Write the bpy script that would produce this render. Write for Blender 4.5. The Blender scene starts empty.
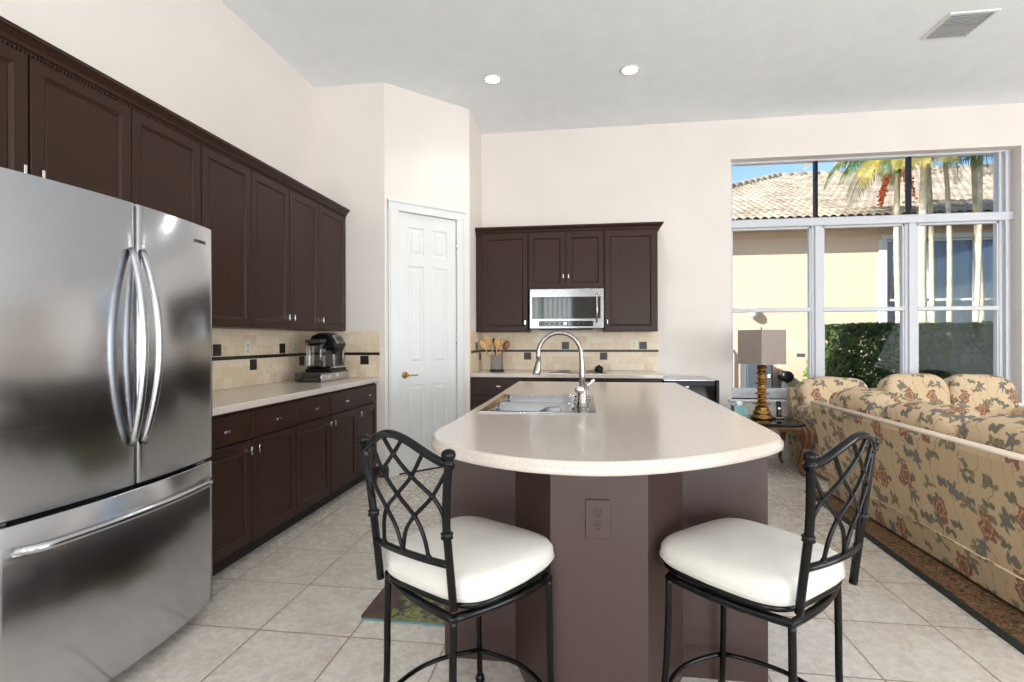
import bpy, bmesh, math, random
from math import sin, cos, pi, radians, sqrt, atan2
from mathutils import Vector, Matrix, noise
random.seed(7)
scn = bpy.context.scene
COL = scn.collection

# ------------------------------------------------------------------ camera, sky, lights, exposure
cam_d = bpy.data.cameras.new('camera')
cam = bpy.data.objects.new('camera', cam_d); COL.objects.link(cam)
cam.location = (0, 0, 1.2547)
cam.rotation_euler = (radians(90), radians(0.1375), 0.1367)
cam_d.sensor_width = 36; cam_d.lens = 516.6 / 1024 * 36
cam_d.shift_y = -(339.8 - 341) / 1024 * -1
cam_d.clip_start = 0.05; cam_d.clip_end = 300
scn.camera = cam

world = bpy.data.worlds.new('sky'); scn.world = world; world.use_nodes = True
wn = world.node_tree; wn.nodes.clear()
wo = wn.nodes.new('ShaderNodeOutputWorld'); wb = wn.nodes.new('ShaderNodeBackground')
ws = wn.nodes.new('ShaderNodeTexSky'); ws.sky_type = 'NISHITA'; ws.sun_disc = False
ws.sun_elevation = radians(34); ws.sun_rotation = radians(239); ws.air_density = 1.0; ws.dust_density = 0.6; ws.ozone_density = 1.5
wb.inputs[1].default_value = 0.25
wn.links.new(ws.outputs[0], wb.inputs[0]); wn.links.new(wb.outputs[0], wo.inputs[0])

sun_d = bpy.data.lights.new('sun', 'SUN'); sun_d.energy = 9.2; sun_d.angle = radians(0.6); sun_d.color = (1.0, 0.95, 0.9)
sun = bpy.data.objects.new('sun', sun_d); COL.objects.link(sun)
sun.rotation_euler = Vector((0.72, 0.46, -0.52)).to_track_quat('-Z', 'Y').to_euler()

def area(name, loc, direction, sx, sy, power, color=(1, 1, 1)):
    d = bpy.data.lights.new(name, 'AREA'); d.shape = 'RECTANGLE'; d.size = sx; d.size_y = sy; d.energy = power; d.color = color
    o = bpy.data.objects.new(name, d); COL.objects.link(o); o.location = loc
    o.rotation_euler = Vector(direction).to_track_quat('-Z', 'Y').to_euler()
    return o
DAY = (0.90, 0.96, 1.0)
area('rear_window_fill', (-1.15, -3.62, 1.45), (0, 1, .5), 1.7, 2.3, 112, DAY)  # area lamp added at the blinds window, aimed up to boost its daylight
area('rear_slider_fill', (2.2, -3.62, 1.3), (0, 1, .5), 2.6, 2.4, 200, DAY)  # added fill lamp at the unseen rear slider, tilted toward the ceiling
area('side_slider_fill', (8.02, -.7, 1.35), (-1, .15, .5), 3.6, 2.5, 330, DAY)  # added fill lamp at the unseen right-hand opening, brightens the room
scn.view_settings.view_transform = 'Standard'; scn.view_settings.look = 'None'
scn.view_settings.gamma = 1.0; scn.view_settings.use_curve_mapping = False; scn.view_settings.exposure = 0.0
scn.cycles.max_bounces = 10; scn.cycles.diffuse_bounces = 6; scn.cycles.glossy_bounces = 5; scn.cycles.transparent_max_bounces = 16
scn.cycles.use_denoising = True

# ------------------------------------------------------------------ materials
def srgb(r, g, b):
    f = lambda c: (c / 255 / 12.92) if c / 255 <= 0.04045 else ((c / 255 + 0.055) / 1.055) ** 2.4
    return (f(r), f(g), f(b), 1)
class NT:
    def __init__(s, name):
        s.m = bpy.data.materials.new(name); s.m.use_nodes = True; s.t = s.m.node_tree
        s.p = s.t.nodes['Principled BSDF']; s.out = s.t.nodes['Material Output']
    def n(s, typ, **kw):
        x = s.t.nodes.new(typ)
        for k, v in kw.items():
            if k in x.inputs: x.inputs[k].default_value = v
            else: setattr(x, k, v)
        return x
    def l(s, a, b): s.t.links.new(a, b)
    def coords(s, kind='Object', scale=(1, 1, 1), rot=(0, 0, 0), loc=(0, 0, 0)):
        tc = s.n('ShaderNodeTexCoord'); mp = s.n('ShaderNodeMapping')
        mp.inputs['Scale'].default_value = scale; mp.inputs['Rotation'].default_value = rot; mp.inputs['Location'].default_value = loc
        s.l(tc.outputs[kind], mp.inputs[0]); return mp.outputs[0]
    def ramp(s, fac, stops, interp='LINEAR'):
        r = s.n('ShaderNodeValToRGB'); cr = r.color_ramp; cr.interpolation = interp
        while len(cr.elements) < len(stops): cr.elements.new(0.5)
        for e, (p, c) in zip(cr.elements, stops): e.position = p; e.color = c
        s.l(fac, r.inputs[0]); return r.outputs[0]
    def mix(s, fac, a, b, mode='MIX'):
        x = s.n('ShaderNodeMix'); x.data_type = 'RGBA'; x.blend_type = mode
        for i, v in ((0, fac), (6, a), (7, b)):
            if hasattr(v, 'links') or isinstance(v, bpy.types.NodeSocket): s.l(v, x.inputs[i])
            else: x.inputs[i].default_value = v
        return x.outputs[2]
    def math(s, op, a, b=0.0, c=None):
        x = s.n('ShaderNodeMath'); x.operation = op
        for i, v in enumerate((a, b) if c is None else (a, b, c)):
            if isinstance(v, bpy.types.NodeSocket): s.l(v, x.inputs[i])
            else: x.inputs[i].default_value = v
        return x.outputs[0]
    def bump(s, h, strength=0.2, dist=0.01):
        b = s.n('ShaderNodeBump', Strength=strength, Distance=dist); s.l(h, b.inputs['Height']); s.l(b.outputs[0], s.p.inputs['Normal']); return b
    def set(s, **kw):
        for k, v in kw.items():
            k = k.replace('_', ' ')
            if isinstance(v, bpy.types.NodeSocket): s.l(v, s.p.inputs[k])
            else: s.p.inputs[k].default_value = v
        return s.m
def plain(name, rgb, rough=0.5, metal=0.0, var=0.06, vscale=6, bump=0.0, bscale=60, spec=0.5, coat=0.0):
    t = NT(name); c = srgb(*rgb); co = t.coords()
    nz = t.n('ShaderNodeTexNoise', Scale=vscale, Detail=4.0); t.l(co, nz.inputs['Vector'])
    dk = tuple(x * (1 - var) for x in c[:3]) + (1,); lt = tuple(min(1, x * (1 + var)) for x in c[:3]) + (1,)
    t.set(Base_Color=t.ramp(nz.outputs[0], [(0.3, dk), (0.7, lt)]), Roughness=rough, Metallic=metal, Specular_IOR_Level=spec, Coat_Weight=coat)
    if bump:
        n2 = t.n('ShaderNodeTexNoise', Scale=bscale, Detail=3.0); t.l(co, n2.inputs['Vector']); t.bump(n2.outputs[0], bump, 0.004)
    return t.m
M = {}
M['wall'] = plain('warm_white_wall_paint', (231, 223, 216), 0.75, var=0.02, vscale=2, bump=0.12, bscale=160, spec=0.3)
M['pantry_wall'] = M['wall']
M['ceiling'] = plain('textured_ceiling_paint', (240, 243, 246), 0.9, var=0.02, bump=0.5, bscale=90, spec=0.1)
M['trim'] = plain('white_trim_paint', (224, 224, 223), 0.35, var=0.015)
M['frame'] = plain('grey_white_window_frame', (206, 208, 214), 0.4, var=0.015)
M['wood'] = None
def cabinet_mat():
    t = NT('espresso_stained_wood'); co = t.coords(scale=(14, 14, 1.6))
    nz = t.n('ShaderNodeTexNoise', Scale=6.0, Detail=6.0, Distortion=0.4); t.l(co, nz.inputs['Vector'])
    c = t.ramp(nz.outputs[0], [(0.3, srgb(48, 30, 22)), (0.5, srgb(52, 33, 25)), (0.75, srgb(57, 37, 28))])
    t.set(Base_Color=c, Roughness=0.36, Specular_IOR_Level=0.22)
    t.bump(nz.outputs[0], 0.05, 0.002); return t.m
M['wood'] = cabinet_mat()
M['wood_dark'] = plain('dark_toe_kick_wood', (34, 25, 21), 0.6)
M['island'] = plain('brown_painted_island_panel', (64, 46, 41), 0.4, var=0.03, vscale=3, bump=0.03, bscale=80)
def stone(name, base, dark, light, rough=0.16, scale=120):
    t = NT(name); co = t.coords()
    v = t.n('ShaderNodeTexVoronoi', Scale=scale); t.l(co, v.inputs['Vector'])
    n = t.n('ShaderNodeTexNoise', Scale=scale * 2.2, Detail=3.0); t.l(co, n.inputs['Vector'])
    a = t.ramp(v.outputs['Color'], [(0.15, srgb(*dark)), (0.5, srgb(*base)), (0.9, srgb(*light))])
    b = t.ramp(n.outputs[0], [(0.35, srgb(*dark)), (0.6, srgb(*base)), (0.8, srgb(*light))])
    t.set(Base_Color=t.mix(0.5, a, b), Roughness=rough, Specular_IOR_Level=0.5); return t.m
M['counter'] = stone('beige_quartz', (207, 196, 186), (196, 183, 172), (217, 208, 199), 0.14, 260)
def floor_mat():
    t = NT('marbled_porcelain_floor_tile'); co = t.coords(loc=(-1.095, -2.07, 0))
    br = t.n('ShaderNodeTexBrick'); br.offset = 0.0; br.squash = 1.0; t.l(co, br.inputs['Vector'])
    br.inputs['Scale'].default_value = 1.0; br.inputs['Brick Width'].default_value = 0.415; br.inputs['Row Height'].default_value = 0.415
    br.inputs['Mortar Size'].default_value = 0.0045; br.inputs['Mortar Smooth'].default_value = 0.3
    br.inputs['Color1'].default_value = (0.2, 0.2, 0.2, 1); br.inputs['Color2'].default_value = (0.8, 0.8, 0.8, 1)
    c2 = t.coords(scale=(1, 1, 1))
    # per-tile offset of the veining
    off = t.n('ShaderNodeVectorMath'); off.operation = 'MULTIPLY_ADD'
    t.l(br.outputs['Color'], off.inputs[0]); off.inputs[1].default_value = (7, 5, 3); t.l(c2, off.inputs[2])
    n1 = t.n('ShaderNodeTexNoise', Scale=5.0, Detail=8.0, Roughness=0.62, Distortion=1.2); t.l(off.outputs[0], n1.inputs['Vector'])
    n2 = t.n('ShaderNodeTexNoise', Scale=26.0, Detail=6.0, Roughness=0.7); t.l(off.outputs[0], n2.inputs['Vector'])
    a = t.ramp(n1.outputs[0], [(0.3, srgb(200, 189, 177)), (0.46, srgb(211, 202, 191)), (0.6, srgb(219, 211, 201)), (0.8, srgb(204, 193, 180))])
    b = t.ramp(n2.outputs[0], [(0.35, srgb(172, 159, 146)), (0.55, srgb(216, 208, 198)), (0.75, srgb(228, 222, 214))])
    tile = t.mix(0.18, a, b)
    col = t.mix(br.outputs['Fac'], tile, srgb(158, 138, 120))
    t.set(Base_Color=col, Roughness=t.ramp(n2.outputs[0], [(0.3, (0.2, 0.2, 0.2, 1)), (0.7, (0.34, 0.34, 0.34, 1))]), Specular_IOR_Level=0.5)
    inv = t.math('SUBTRACT', 1.0, br.outputs['Fac']); t.bump(inv, 0.5, 0.002); return t.m
M['floor'] = floor_mat()
def travertine(name, swap):
    t = NT(name); tc = t.n('ShaderNodeTexCoord'); sx = t.n('ShaderNodeSeparateXYZ'); cb = t.n('ShaderNodeCombineXYZ')
    t.l(tc.outputs['Object'], sx.inputs[0]); t.l(sx.outputs[1 if swap else 0], cb.inputs[0]); t.l(sx.outputs[2], cb.inputs[1])
    br = t.n('ShaderNodeTexBrick'); t.l(cb.outputs[0], br.inputs['Vector']); br.offset = 0.4; br.offset_frequency = 2; br.squash = 0.6; br.squash_frequency = 3
    br.inputs['Scale'].default_value = 1.0; br.inputs['Brick Width'].default_value = 0.15; br.inputs['Row Height'].default_value = 0.0755
    br.inputs['Mortar Size'].default_value = 0.0016; br.inputs['Mortar Smooth'].default_value = 0.2; br.inputs['Bias'].default_value = 0.0
    br.inputs['Color1'].default_value = (0, 0, 0, 1); br.inputs['Color2'].default_value = (1, 1, 1, 1)
    n1 = t.n('ShaderNodeTexNoise', Scale=22.0, Detail=7.0, Roughness=0.65); t.l(tc.outputs['Object'], n1.inputs['Vector'])
    a = t.ramp(br.outputs['Color'], [(0.0, srgb(216, 190, 158)), (0.35, srgb(228, 208, 180)), (0.7, srgb(238, 224, 202)), (1.0, srgb(222, 197, 164))])
    b = t.ramp(n1.outputs[0], [(0.3, srgb(208, 180, 148)), (0.55, srgb(232, 214, 188)), (0.8, srgb(236, 222, 200))])
    col = t.mix(br.outputs['Fac'], t.mix(0.4, a, b), srgb(214, 198, 174))
    t.set(Base_Color=col, Roughness=0.4); t.bump(t.math('SUBTRACT', 1.0, br.outputs['Fac']), 0.4, 0.001); return t.m
M['trav_x'] = travertine('tumbled_travertine_mosaic', False)
M['trav_y'] = travertine('tumbled_travertine_mosaic_side', True)
M['accent'] = plain('black_bronze_accent_tile', (32, 25, 21), 0.4, metal=0.0, var=0.3, vscale=60, bump=0.3, bscale=90)
def steel(name, rgb=(196, 198, 202), rough=0.19, stretch=(1.5, 1.5, 220), aniso=0.75):
    t = NT(name); co = t.coords(scale=stretch)
    n = t.n('ShaderNodeTexNoise', Scale=3.0, Detail=3.0); t.l(co, n.inputs['Vector'])
    c = srgb(*rgb); t.set(Base_Color=t.ramp(n.outputs[0], [(0.3, tuple(x * .92 for x in c[:3]) + (1,)), (0.7, c)]), Metallic=1.0,
          Roughness=t.ramp(n.outputs[0], [(0.3, (rough * .85,) * 3 + (1,)), (0.7, (rough * 1.15,) * 3 + (1,))]), Anisotropic=aniso)
    tg = t.n('ShaderNodeTangent'); tg.direction_type = 'RADIAL'; tg.axis = 'Z'; t.l(tg.outputs[0], t.p.inputs['Tangent']); t.p.inputs['Anisotropic Rotation'].default_value = 0.25
    if aniso: t.bump(n.outputs[0], 0.03, 0.001)
    return t.m
M['steel'] = steel('brushed_stainless_steel')
M['steel_dark'] = steel('microwave_stainless_steel', (158, 158, 160), 0.22)
M['steel_sink'] = steel('sink_stainless', (196, 198, 202), 0.11, (60, 60, 60), 0.0)
M['nickel'] = steel('brushed_nickel', (150, 145, 140), 0.28, (40, 40, 40), 0.0)
M['chrome'] = plain('polished_chrome', (225, 225, 225), 0.1, metal=1.0, var=0.01)
M['brass'] = plain('polished_brass', (205, 160, 82), 0.18, metal=1.0, var=0.05)
M['lamp_brass'] = plain('aged_bronze_gold_leaf', (150, 112, 58), 0.28, metal=0.9, var=0.35, vscale=40, bump=0.2, bscale=120)
M['iron'] = plain('glossy_black_wrought_iron', (6, 6, 6), 0.2, var=0.2, vscale=30, spec=0.25)
M['black'] = plain('black_plastic', (13, 13, 14), 0.35, var=0.1, spec=0.3)
M['black_gloss'] = plain('black_glass', (10, 10, 12), 0.05, var=0.05, spec=0.6)
M['dark_grey'] = plain('dark_grey_appliance_side', (60, 60, 62), 0.5)
M['white_plastic'] = plain('ivory_outlet_plastic', (226, 218, 200), 0.4, var=0.02)
M['brown_plastic'] = plain('brown_outlet_plastic', (66, 48, 43), 0.35, var=0.03)
M['cushion_white'] = plain('off_white_microfibre', (216, 211, 203), 0.85, var=0.05, vscale=9, bump=0.25, bscale=500, spec=0.2)
M['wood_spoon'] = plain('pale_beech_wood', (205, 160, 104), 0.55, var=0.15, vscale=25)
M['table_wood'] = plain('carved_walnut_gilt', (112, 72, 36), 0.35, var=0.3, vscale=20, bump=0.4, bscale=45)
M['shade'] = plain('taupe_linen_lampshade', (160, 148, 140), 0.9, var=0.05, vscale=60, bump=0.3, bscale=300, spec=0.1)
M['tissue_box'] = plain('aqua_printed_card', (140, 182, 182), 0.6, var=0.12, vscale=30)
M['tissue'] = plain('white_tissue', (240, 240, 238), 0.9)
M['smoke'] = None
def glassy(name, tint=(0.95, 0.98, 0.98, 1), refl=0.08, rough=0.0):
    t = NT(name); tr = t.n('ShaderNodeBsdfTransparent'); tr.inputs[0].default_value = tint
    gl = t.n('ShaderNodeBsdfGlossy'); gl.inputs['Roughness'].default_value = rough
    fr = t.n('ShaderNodeFresnel', IOR=1.45); mx = t.n('ShaderNodeMixShader'); fac = t.math('MULTIPLY', fr.outputs[0], refl / 0.04)
    t.l(fac, mx.inputs[0]); t.l(tr.outputs[0], mx.inputs[1]); t.l(gl.outputs[0], mx.inputs[2]); t.l(mx.outputs[0], t.out.inputs[0]); return t.m
M['glass'] = glassy('clear_window_glass', refl=0.004)
M['smoke'] = glassy('smoky_clear_plastic', (0.55, 0.52, 0.48, 1), 0.12, 0.05)
def emis(name, rgb, s):
    t = NT(name); t.set(Base_Color=(0.8, 0.8, 0.8, 1), Emission_Color=rgb + (1,), Emission_Strength=s); return t.m
M['lamp_on'] = emis('lit_led_disc', (1.0, 0.97, 0.92), 22.0)
M['led'] = emis('led_digits', (0.8, 0.9, 1.0), 0.9)
def floral(name, ground, ground2, s=1.0):
    t = NT(name); tc = t.n('ShaderNodeTexCoord')
    wnz = t.n('ShaderNodeTexNoise', Scale=16.0 * s, Detail=3.0); t.l(tc.outputs['UV'], wnz.inputs['Vector'])
    wadd = t.n('ShaderNodeVectorMath'); wadd.operation = 'MULTIPLY_ADD'; t.l(wnz.outputs['Color'], wadd.inputs[0]); wadd.inputs[1].default_value = (0.075, 0.075, 0); t.l(tc.outputs['UV'], wadd.inputs[2])
    uv = wadd.outputs[0]
    def cells(scale, loc, stretch=(1, 1), rnd=0.75):
        mp = t.n('ShaderNodeMapping'); mp.inputs['Location'].default_value = loc; mp.inputs['Scale'].default_value = (stretch[0], stretch[1], 1)
        t.l(uv, mp.inputs[0]); v = t.n('ShaderNodeTexVoronoi', Scale=scale, Randomness=rnd); v.voronoi_dimensions = '2D'; t.l(mp.outputs[0], v.inputs['Vector'])
        sub = t.n('ShaderNodeVectorMath'); sub.operation = 'SUBTRACT'; t.l(mp.outputs[0], sub.inputs[0]); t.l(v.outputs['Position'], sub.inputs[1])
        return v, sub.outputs[0]
    nz = t.n('ShaderNodeTexNoise', Scale=3.0, Detail=3.0); t.l(uv, nz.inputs['Vector'])
    weave = t.n('ShaderNodeTexNoise', Scale=260.0, Detail=2.0); t.l(tc.outputs['UV'], weave.inputs['Vector'])
    base = t.mix(nz.outputs[0], srgb(*ground), srgb(*ground2))
    # vines
    wv = t.n('ShaderNodeTexWave', Scale=1.5 * s, Distortion=9.0, Detail=1.0); wv.inputs['Detail Scale'].default_value = 1.2; t.l(uv, wv.inputs['Vector'])
    vine = t.ramp(wv.outputs['Fac'], [(0.44, (0, 0, 0, 1)), (0.5, (1, 1, 1, 1)), (0.56, (0, 0, 0, 1))])
    col = t.mix(t.math('MULTIPLY', vine, 0.85), base, srgb(108, 100, 76))
    # leaves: slim curved petals in pairs
    def petals(col, scale, loc, stretch, n, r0, amp, c_out, c_in, phase=0.0, rnd=0.8, keep=0.0):
        v, d = cells(scale, loc, stretch, rnd); sp = t.n('ShaderNodeSeparateXYZ'); t.l(d, sp.inputs[0])
        ang = t.math('ARCTAN2', sp.outputs[1], sp.outputs[0]); ln = t.n('ShaderNodeVectorMath'); ln.operation = 'LENGTH'; t.l(d, ln.inputs[0])
        rad = t.math('MULTIPLY_ADD', t.math('COSINE', t.math('MULTIPLY_ADD', ang, float(n), phase)), amp, r0)
        sc = t.n('ShaderNodeSeparateColor'); t.l(v.outputs['Color'], sc.inputs[0])
        rad = t.math('MAXIMUM', t.math('MULTIPLY', rad, t.math('GREATER_THAN', sc.outputs[0], keep)), 0.0001)
        q = t.math('DIVIDE', ln.outputs['Value'], rad)
        msk = t.math('LESS_THAN', q, 1.0)
        cc = t.ramp(q, c_in + [(1.0, c_out)])
        return t.mix(msk, col, cc)
    green = srgb(98, 98, 76); slate = srgb(86, 94, 98); rose = srgb(146, 92, 80); wine = srgb(110, 54, 50); tan = srgb(206, 165, 120)
    col = petals(col, 8.5 * s, (0.3, 0.1, 0), (1.0, 0.62), 2, 0.020 / s, 0.016 / s, green, [(0.0, slate)], rnd=1.0)
    col = petals(col, 6.0 * s, (1.7, 2.4, 0), (0.75, 1), 3, 0.026 / s, 0.018 / s, srgb(132, 124, 96), [(0.0, green)], 1.0, 1.0, 0.1)
    col = petals(col, 5.2 * s, (4.1, 1.2, 0), (1, 0.8), 5, 0.034 / s, 0.013 / s, srgb(112, 116, 116), [(0.0, rose), (0.4, slate)], 0.5, 0.9, 0.2)
    col = petals(col, 4.1 * s, (7.3, 5.1, 0), (1, 0.72), 6, 0.050 / s, 0.007 / s, rose, [(0.0, tan), (0.22, wine), (0.45, rose), (0.62, tan), (0.72, wine)], 0.3, 0.7, 0.15)
    col = t.mix(0.18, col, t.ramp(weave.outputs[0], [(0.3, srgb(150, 128, 98)), (0.7, srgb(236, 215, 180))]))
    t.set(Base_Color=col, Roughness=0.85, Specular_IOR_Level=0.25); t.bump(weave.outputs[0], 0.25, 0.002); return t.m
M['ledge_lit'] = plain('pale_lit_ledge_fabric', (216, 200, 182), 0.85, var=0.05, vscale=30, bump=0.2, bscale=300, spec=0.2)  # light falling on the sofa ledge, put into a paler fabric colour
M['floral'] = floral('floral_tapestry_fabric', (198, 172, 136), (208, 184, 150))
M['floral_c'] = floral('floral_tapestry_cushion_fabric', (210, 182, 144), (224, 200, 168), 1.15)
def rug_mat(name, dark, a, b, c, scale):
    t = NT(name); co = t.coords()
    n = t.n('ShaderNodeTexNoise', Scale=scale, Detail=5.0, Distortion=2.5); t.l(co, n.inputs['Vector'])
    v = t.n('ShaderNodeTexVoronoi', Scale=scale * 2.2); t.l(co, v.inputs['Vector'])
    col = t.ramp(n.outputs[0], [(0.36, dark), (0.47, a), (0.52, dark), (0.58, b), (0.66, c), (0.75, dark)])
    col = t.mix(t.ramp(v.outputs['Distance'], [(0.18, (0.7,) * 3 + (1,)), (0.3, (0, 0, 0, 1))]), col, b)
    t.set(Base_Color=col, Roughness=0.95, Specular_IOR_Level=0.1); return t.m
M['rug'] = rug_mat('brown_floral_wool_rug', srgb(72, 54, 40), srgb(140, 110, 80), srgb(156, 126, 98), srgb(120, 72, 56), 17)
M['rug_border'] = plain('dark_green_rug_border', (40, 44, 36), 0.95, var=0.2, vscale=50)
def mat_mat():
    t = NT('printed_kitchen_mat'); co = t.coords()
    sx = t.n('ShaderNodeSeparateXYZ'); t.l(co, sx.inputs[0])
    n = t.n('ShaderNodeTexNoise', Scale=11.0, Detail=4.0, Distortion=1.5); t.l(co, n.inputs['Vector'])
    v = t.n('ShaderNodeTexVoronoi', Scale=30.0); t.l(co, v.inputs['Vector'])
    left = t.ramp(n.outputs[0], [(0.35, srgb(38, 24, 20)), (0.6, srgb(92, 60, 46))])
    mid = t.ramp(n.outputs[0], [(0.38, srgb(52, 46, 44)), (0.5, srgb(104, 92, 70)), (0.54, srgb(150, 160, 70)), (0.6, srgb(64, 96, 40)), (0.68, srgb(178, 140, 96))])
    mid = t.mix(t.ramp(v.outputs['Distance'], [(0.2, (0.6,) * 3 + (1,)), (0.35, (0, 0, 0, 1))]), mid, srgb(140, 158, 72))
    right = t.ramp(n.outputs[0], [(0.4, srgb(112, 120, 92)), (0.6, srgb(172, 160, 120))])
    fx = t.math('ADD', sx.outputs[0], t.math('MULTIPLY', n.outputs[0], 0.18))
    c1 = t.mix(t.ramp(fx, [(0.0, (0, 0, 0, 1)), (0.02, (1, 1, 1, 1))]), left, mid)
    c2 = t.mix(t.ramp(fx, [(0.28, (0, 0, 0, 1)), (0.36, (1, 1, 1, 1))]), c1, right)
    teal = t.math('LESS_THAN', sx.outputs[1], -0.288)
    t.set(Base_Color=t.mix(teal, c2, srgb(96, 140, 138)), Roughness=0.5); return t.m
M['mat'] = mat_mat()
# outdoors
M['stucco'] = plain('cream_stucco', (230, 203, 178), 0.95, var=0.03, bump=0.3, bscale=50, spec=0.1)
M['stucco_own'] = plain('own_house_stucco', (214, 200, 180), 0.95)
M['soffit'] = plain('painted_wood_fascia', (196, 170, 138), 0.8)
def roof_mat():
    t = NT('clay_barrel_roof_tile'); co = t.coords()
    n = t.n('ShaderNodeTexNoise', Scale=5.0, Detail=5.0); t.l(co, n.inputs['Vector'])
    v = t.n('ShaderNodeTexVoronoi', Scale=3.2); t.l(co, v.inputs['Vector'])
    c = t.mix(0.5, t.ramp(n.outputs[0], [(0.3, srgb(116, 100, 86)), (0.6, srgb(178, 162, 144))]), t.ramp(v.outputs['Color'], [(0.2, srgb(128, 112, 96)), (0.8, srgb(186, 172, 154))]))
    t.set(Base_Color=c, Roughness=0.9); return t.m
M['roof'] = roof_mat()
M['bark'] = plain('pale_ringed_palm_bark', (196, 184, 160), 0.9, var=0.2, vscale=9, bump=0.4, bscale=40)
def leafy(name, c1, c2, tr=0.35):
    t = NT(name); oi = t.n('ShaderNodeTexNoise', Scale=9.0, Detail=2.0); co = t.coords(); t.l(co, oi.inputs['Vector'])
    c = t.ramp(oi.outputs[0], [(0.35, srgb(*c1)), (0.65, srgb(*c2))])
    t.set(Base_Color=c, Roughness=0.45)
    tl = t.n('ShaderNodeBsdfTranslucent'); t.l(c, tl.inputs[0]); mx = t.n('ShaderNodeMixShader', Fac=tr) if False else t.n('ShaderNodeMixShader')
    mx.inputs[0].default_value = tr; t.l(t.p.outputs[0], mx.inputs[1]); t.l(tl.outputs[0], mx.inputs[2]); t.l(mx.outputs[0], t.out.inputs[0]); return t.m
M['hedge'] = leafy('dark_hedge_leaves', (34, 58, 22), (78, 104, 44))
M['bush'] = leafy('bright_lime_leaves', (120, 156, 40), (176, 200, 70), 0.5)
M['frond'] = leafy('green_palm_leaf', (60, 92, 44), (110, 140, 66))
M['frond_y'] = leafy('yellow_palm_leaf', (200, 176, 70), (236, 214, 120), 0.5)
M['fruit'] = plain('orange_palm_fruit', (196, 92, 50), 0.5, var=0.2)
M['twig'] = plain('hedge_twigs', (60, 46, 32), 0.9)
M['ground'] = plain('mulch_and_grass', (96, 92, 62), 1.0, var=0.3, vscale=4)
M['louver'] = plain('grey_white_louver', (150, 150, 150), 0.5)
M['util'] = plain('grey_utility_metal', (88, 94, 104), 0.5)
M['curtain'] = plain('white_sheer_curtain', (214, 222, 232), 0.9, var=0.03)
M['blue_glass'] = plain('reflective_house_glass', (120, 140, 165), 0.04, metal=0.6, var=0.35, vscale=1.5)

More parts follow.
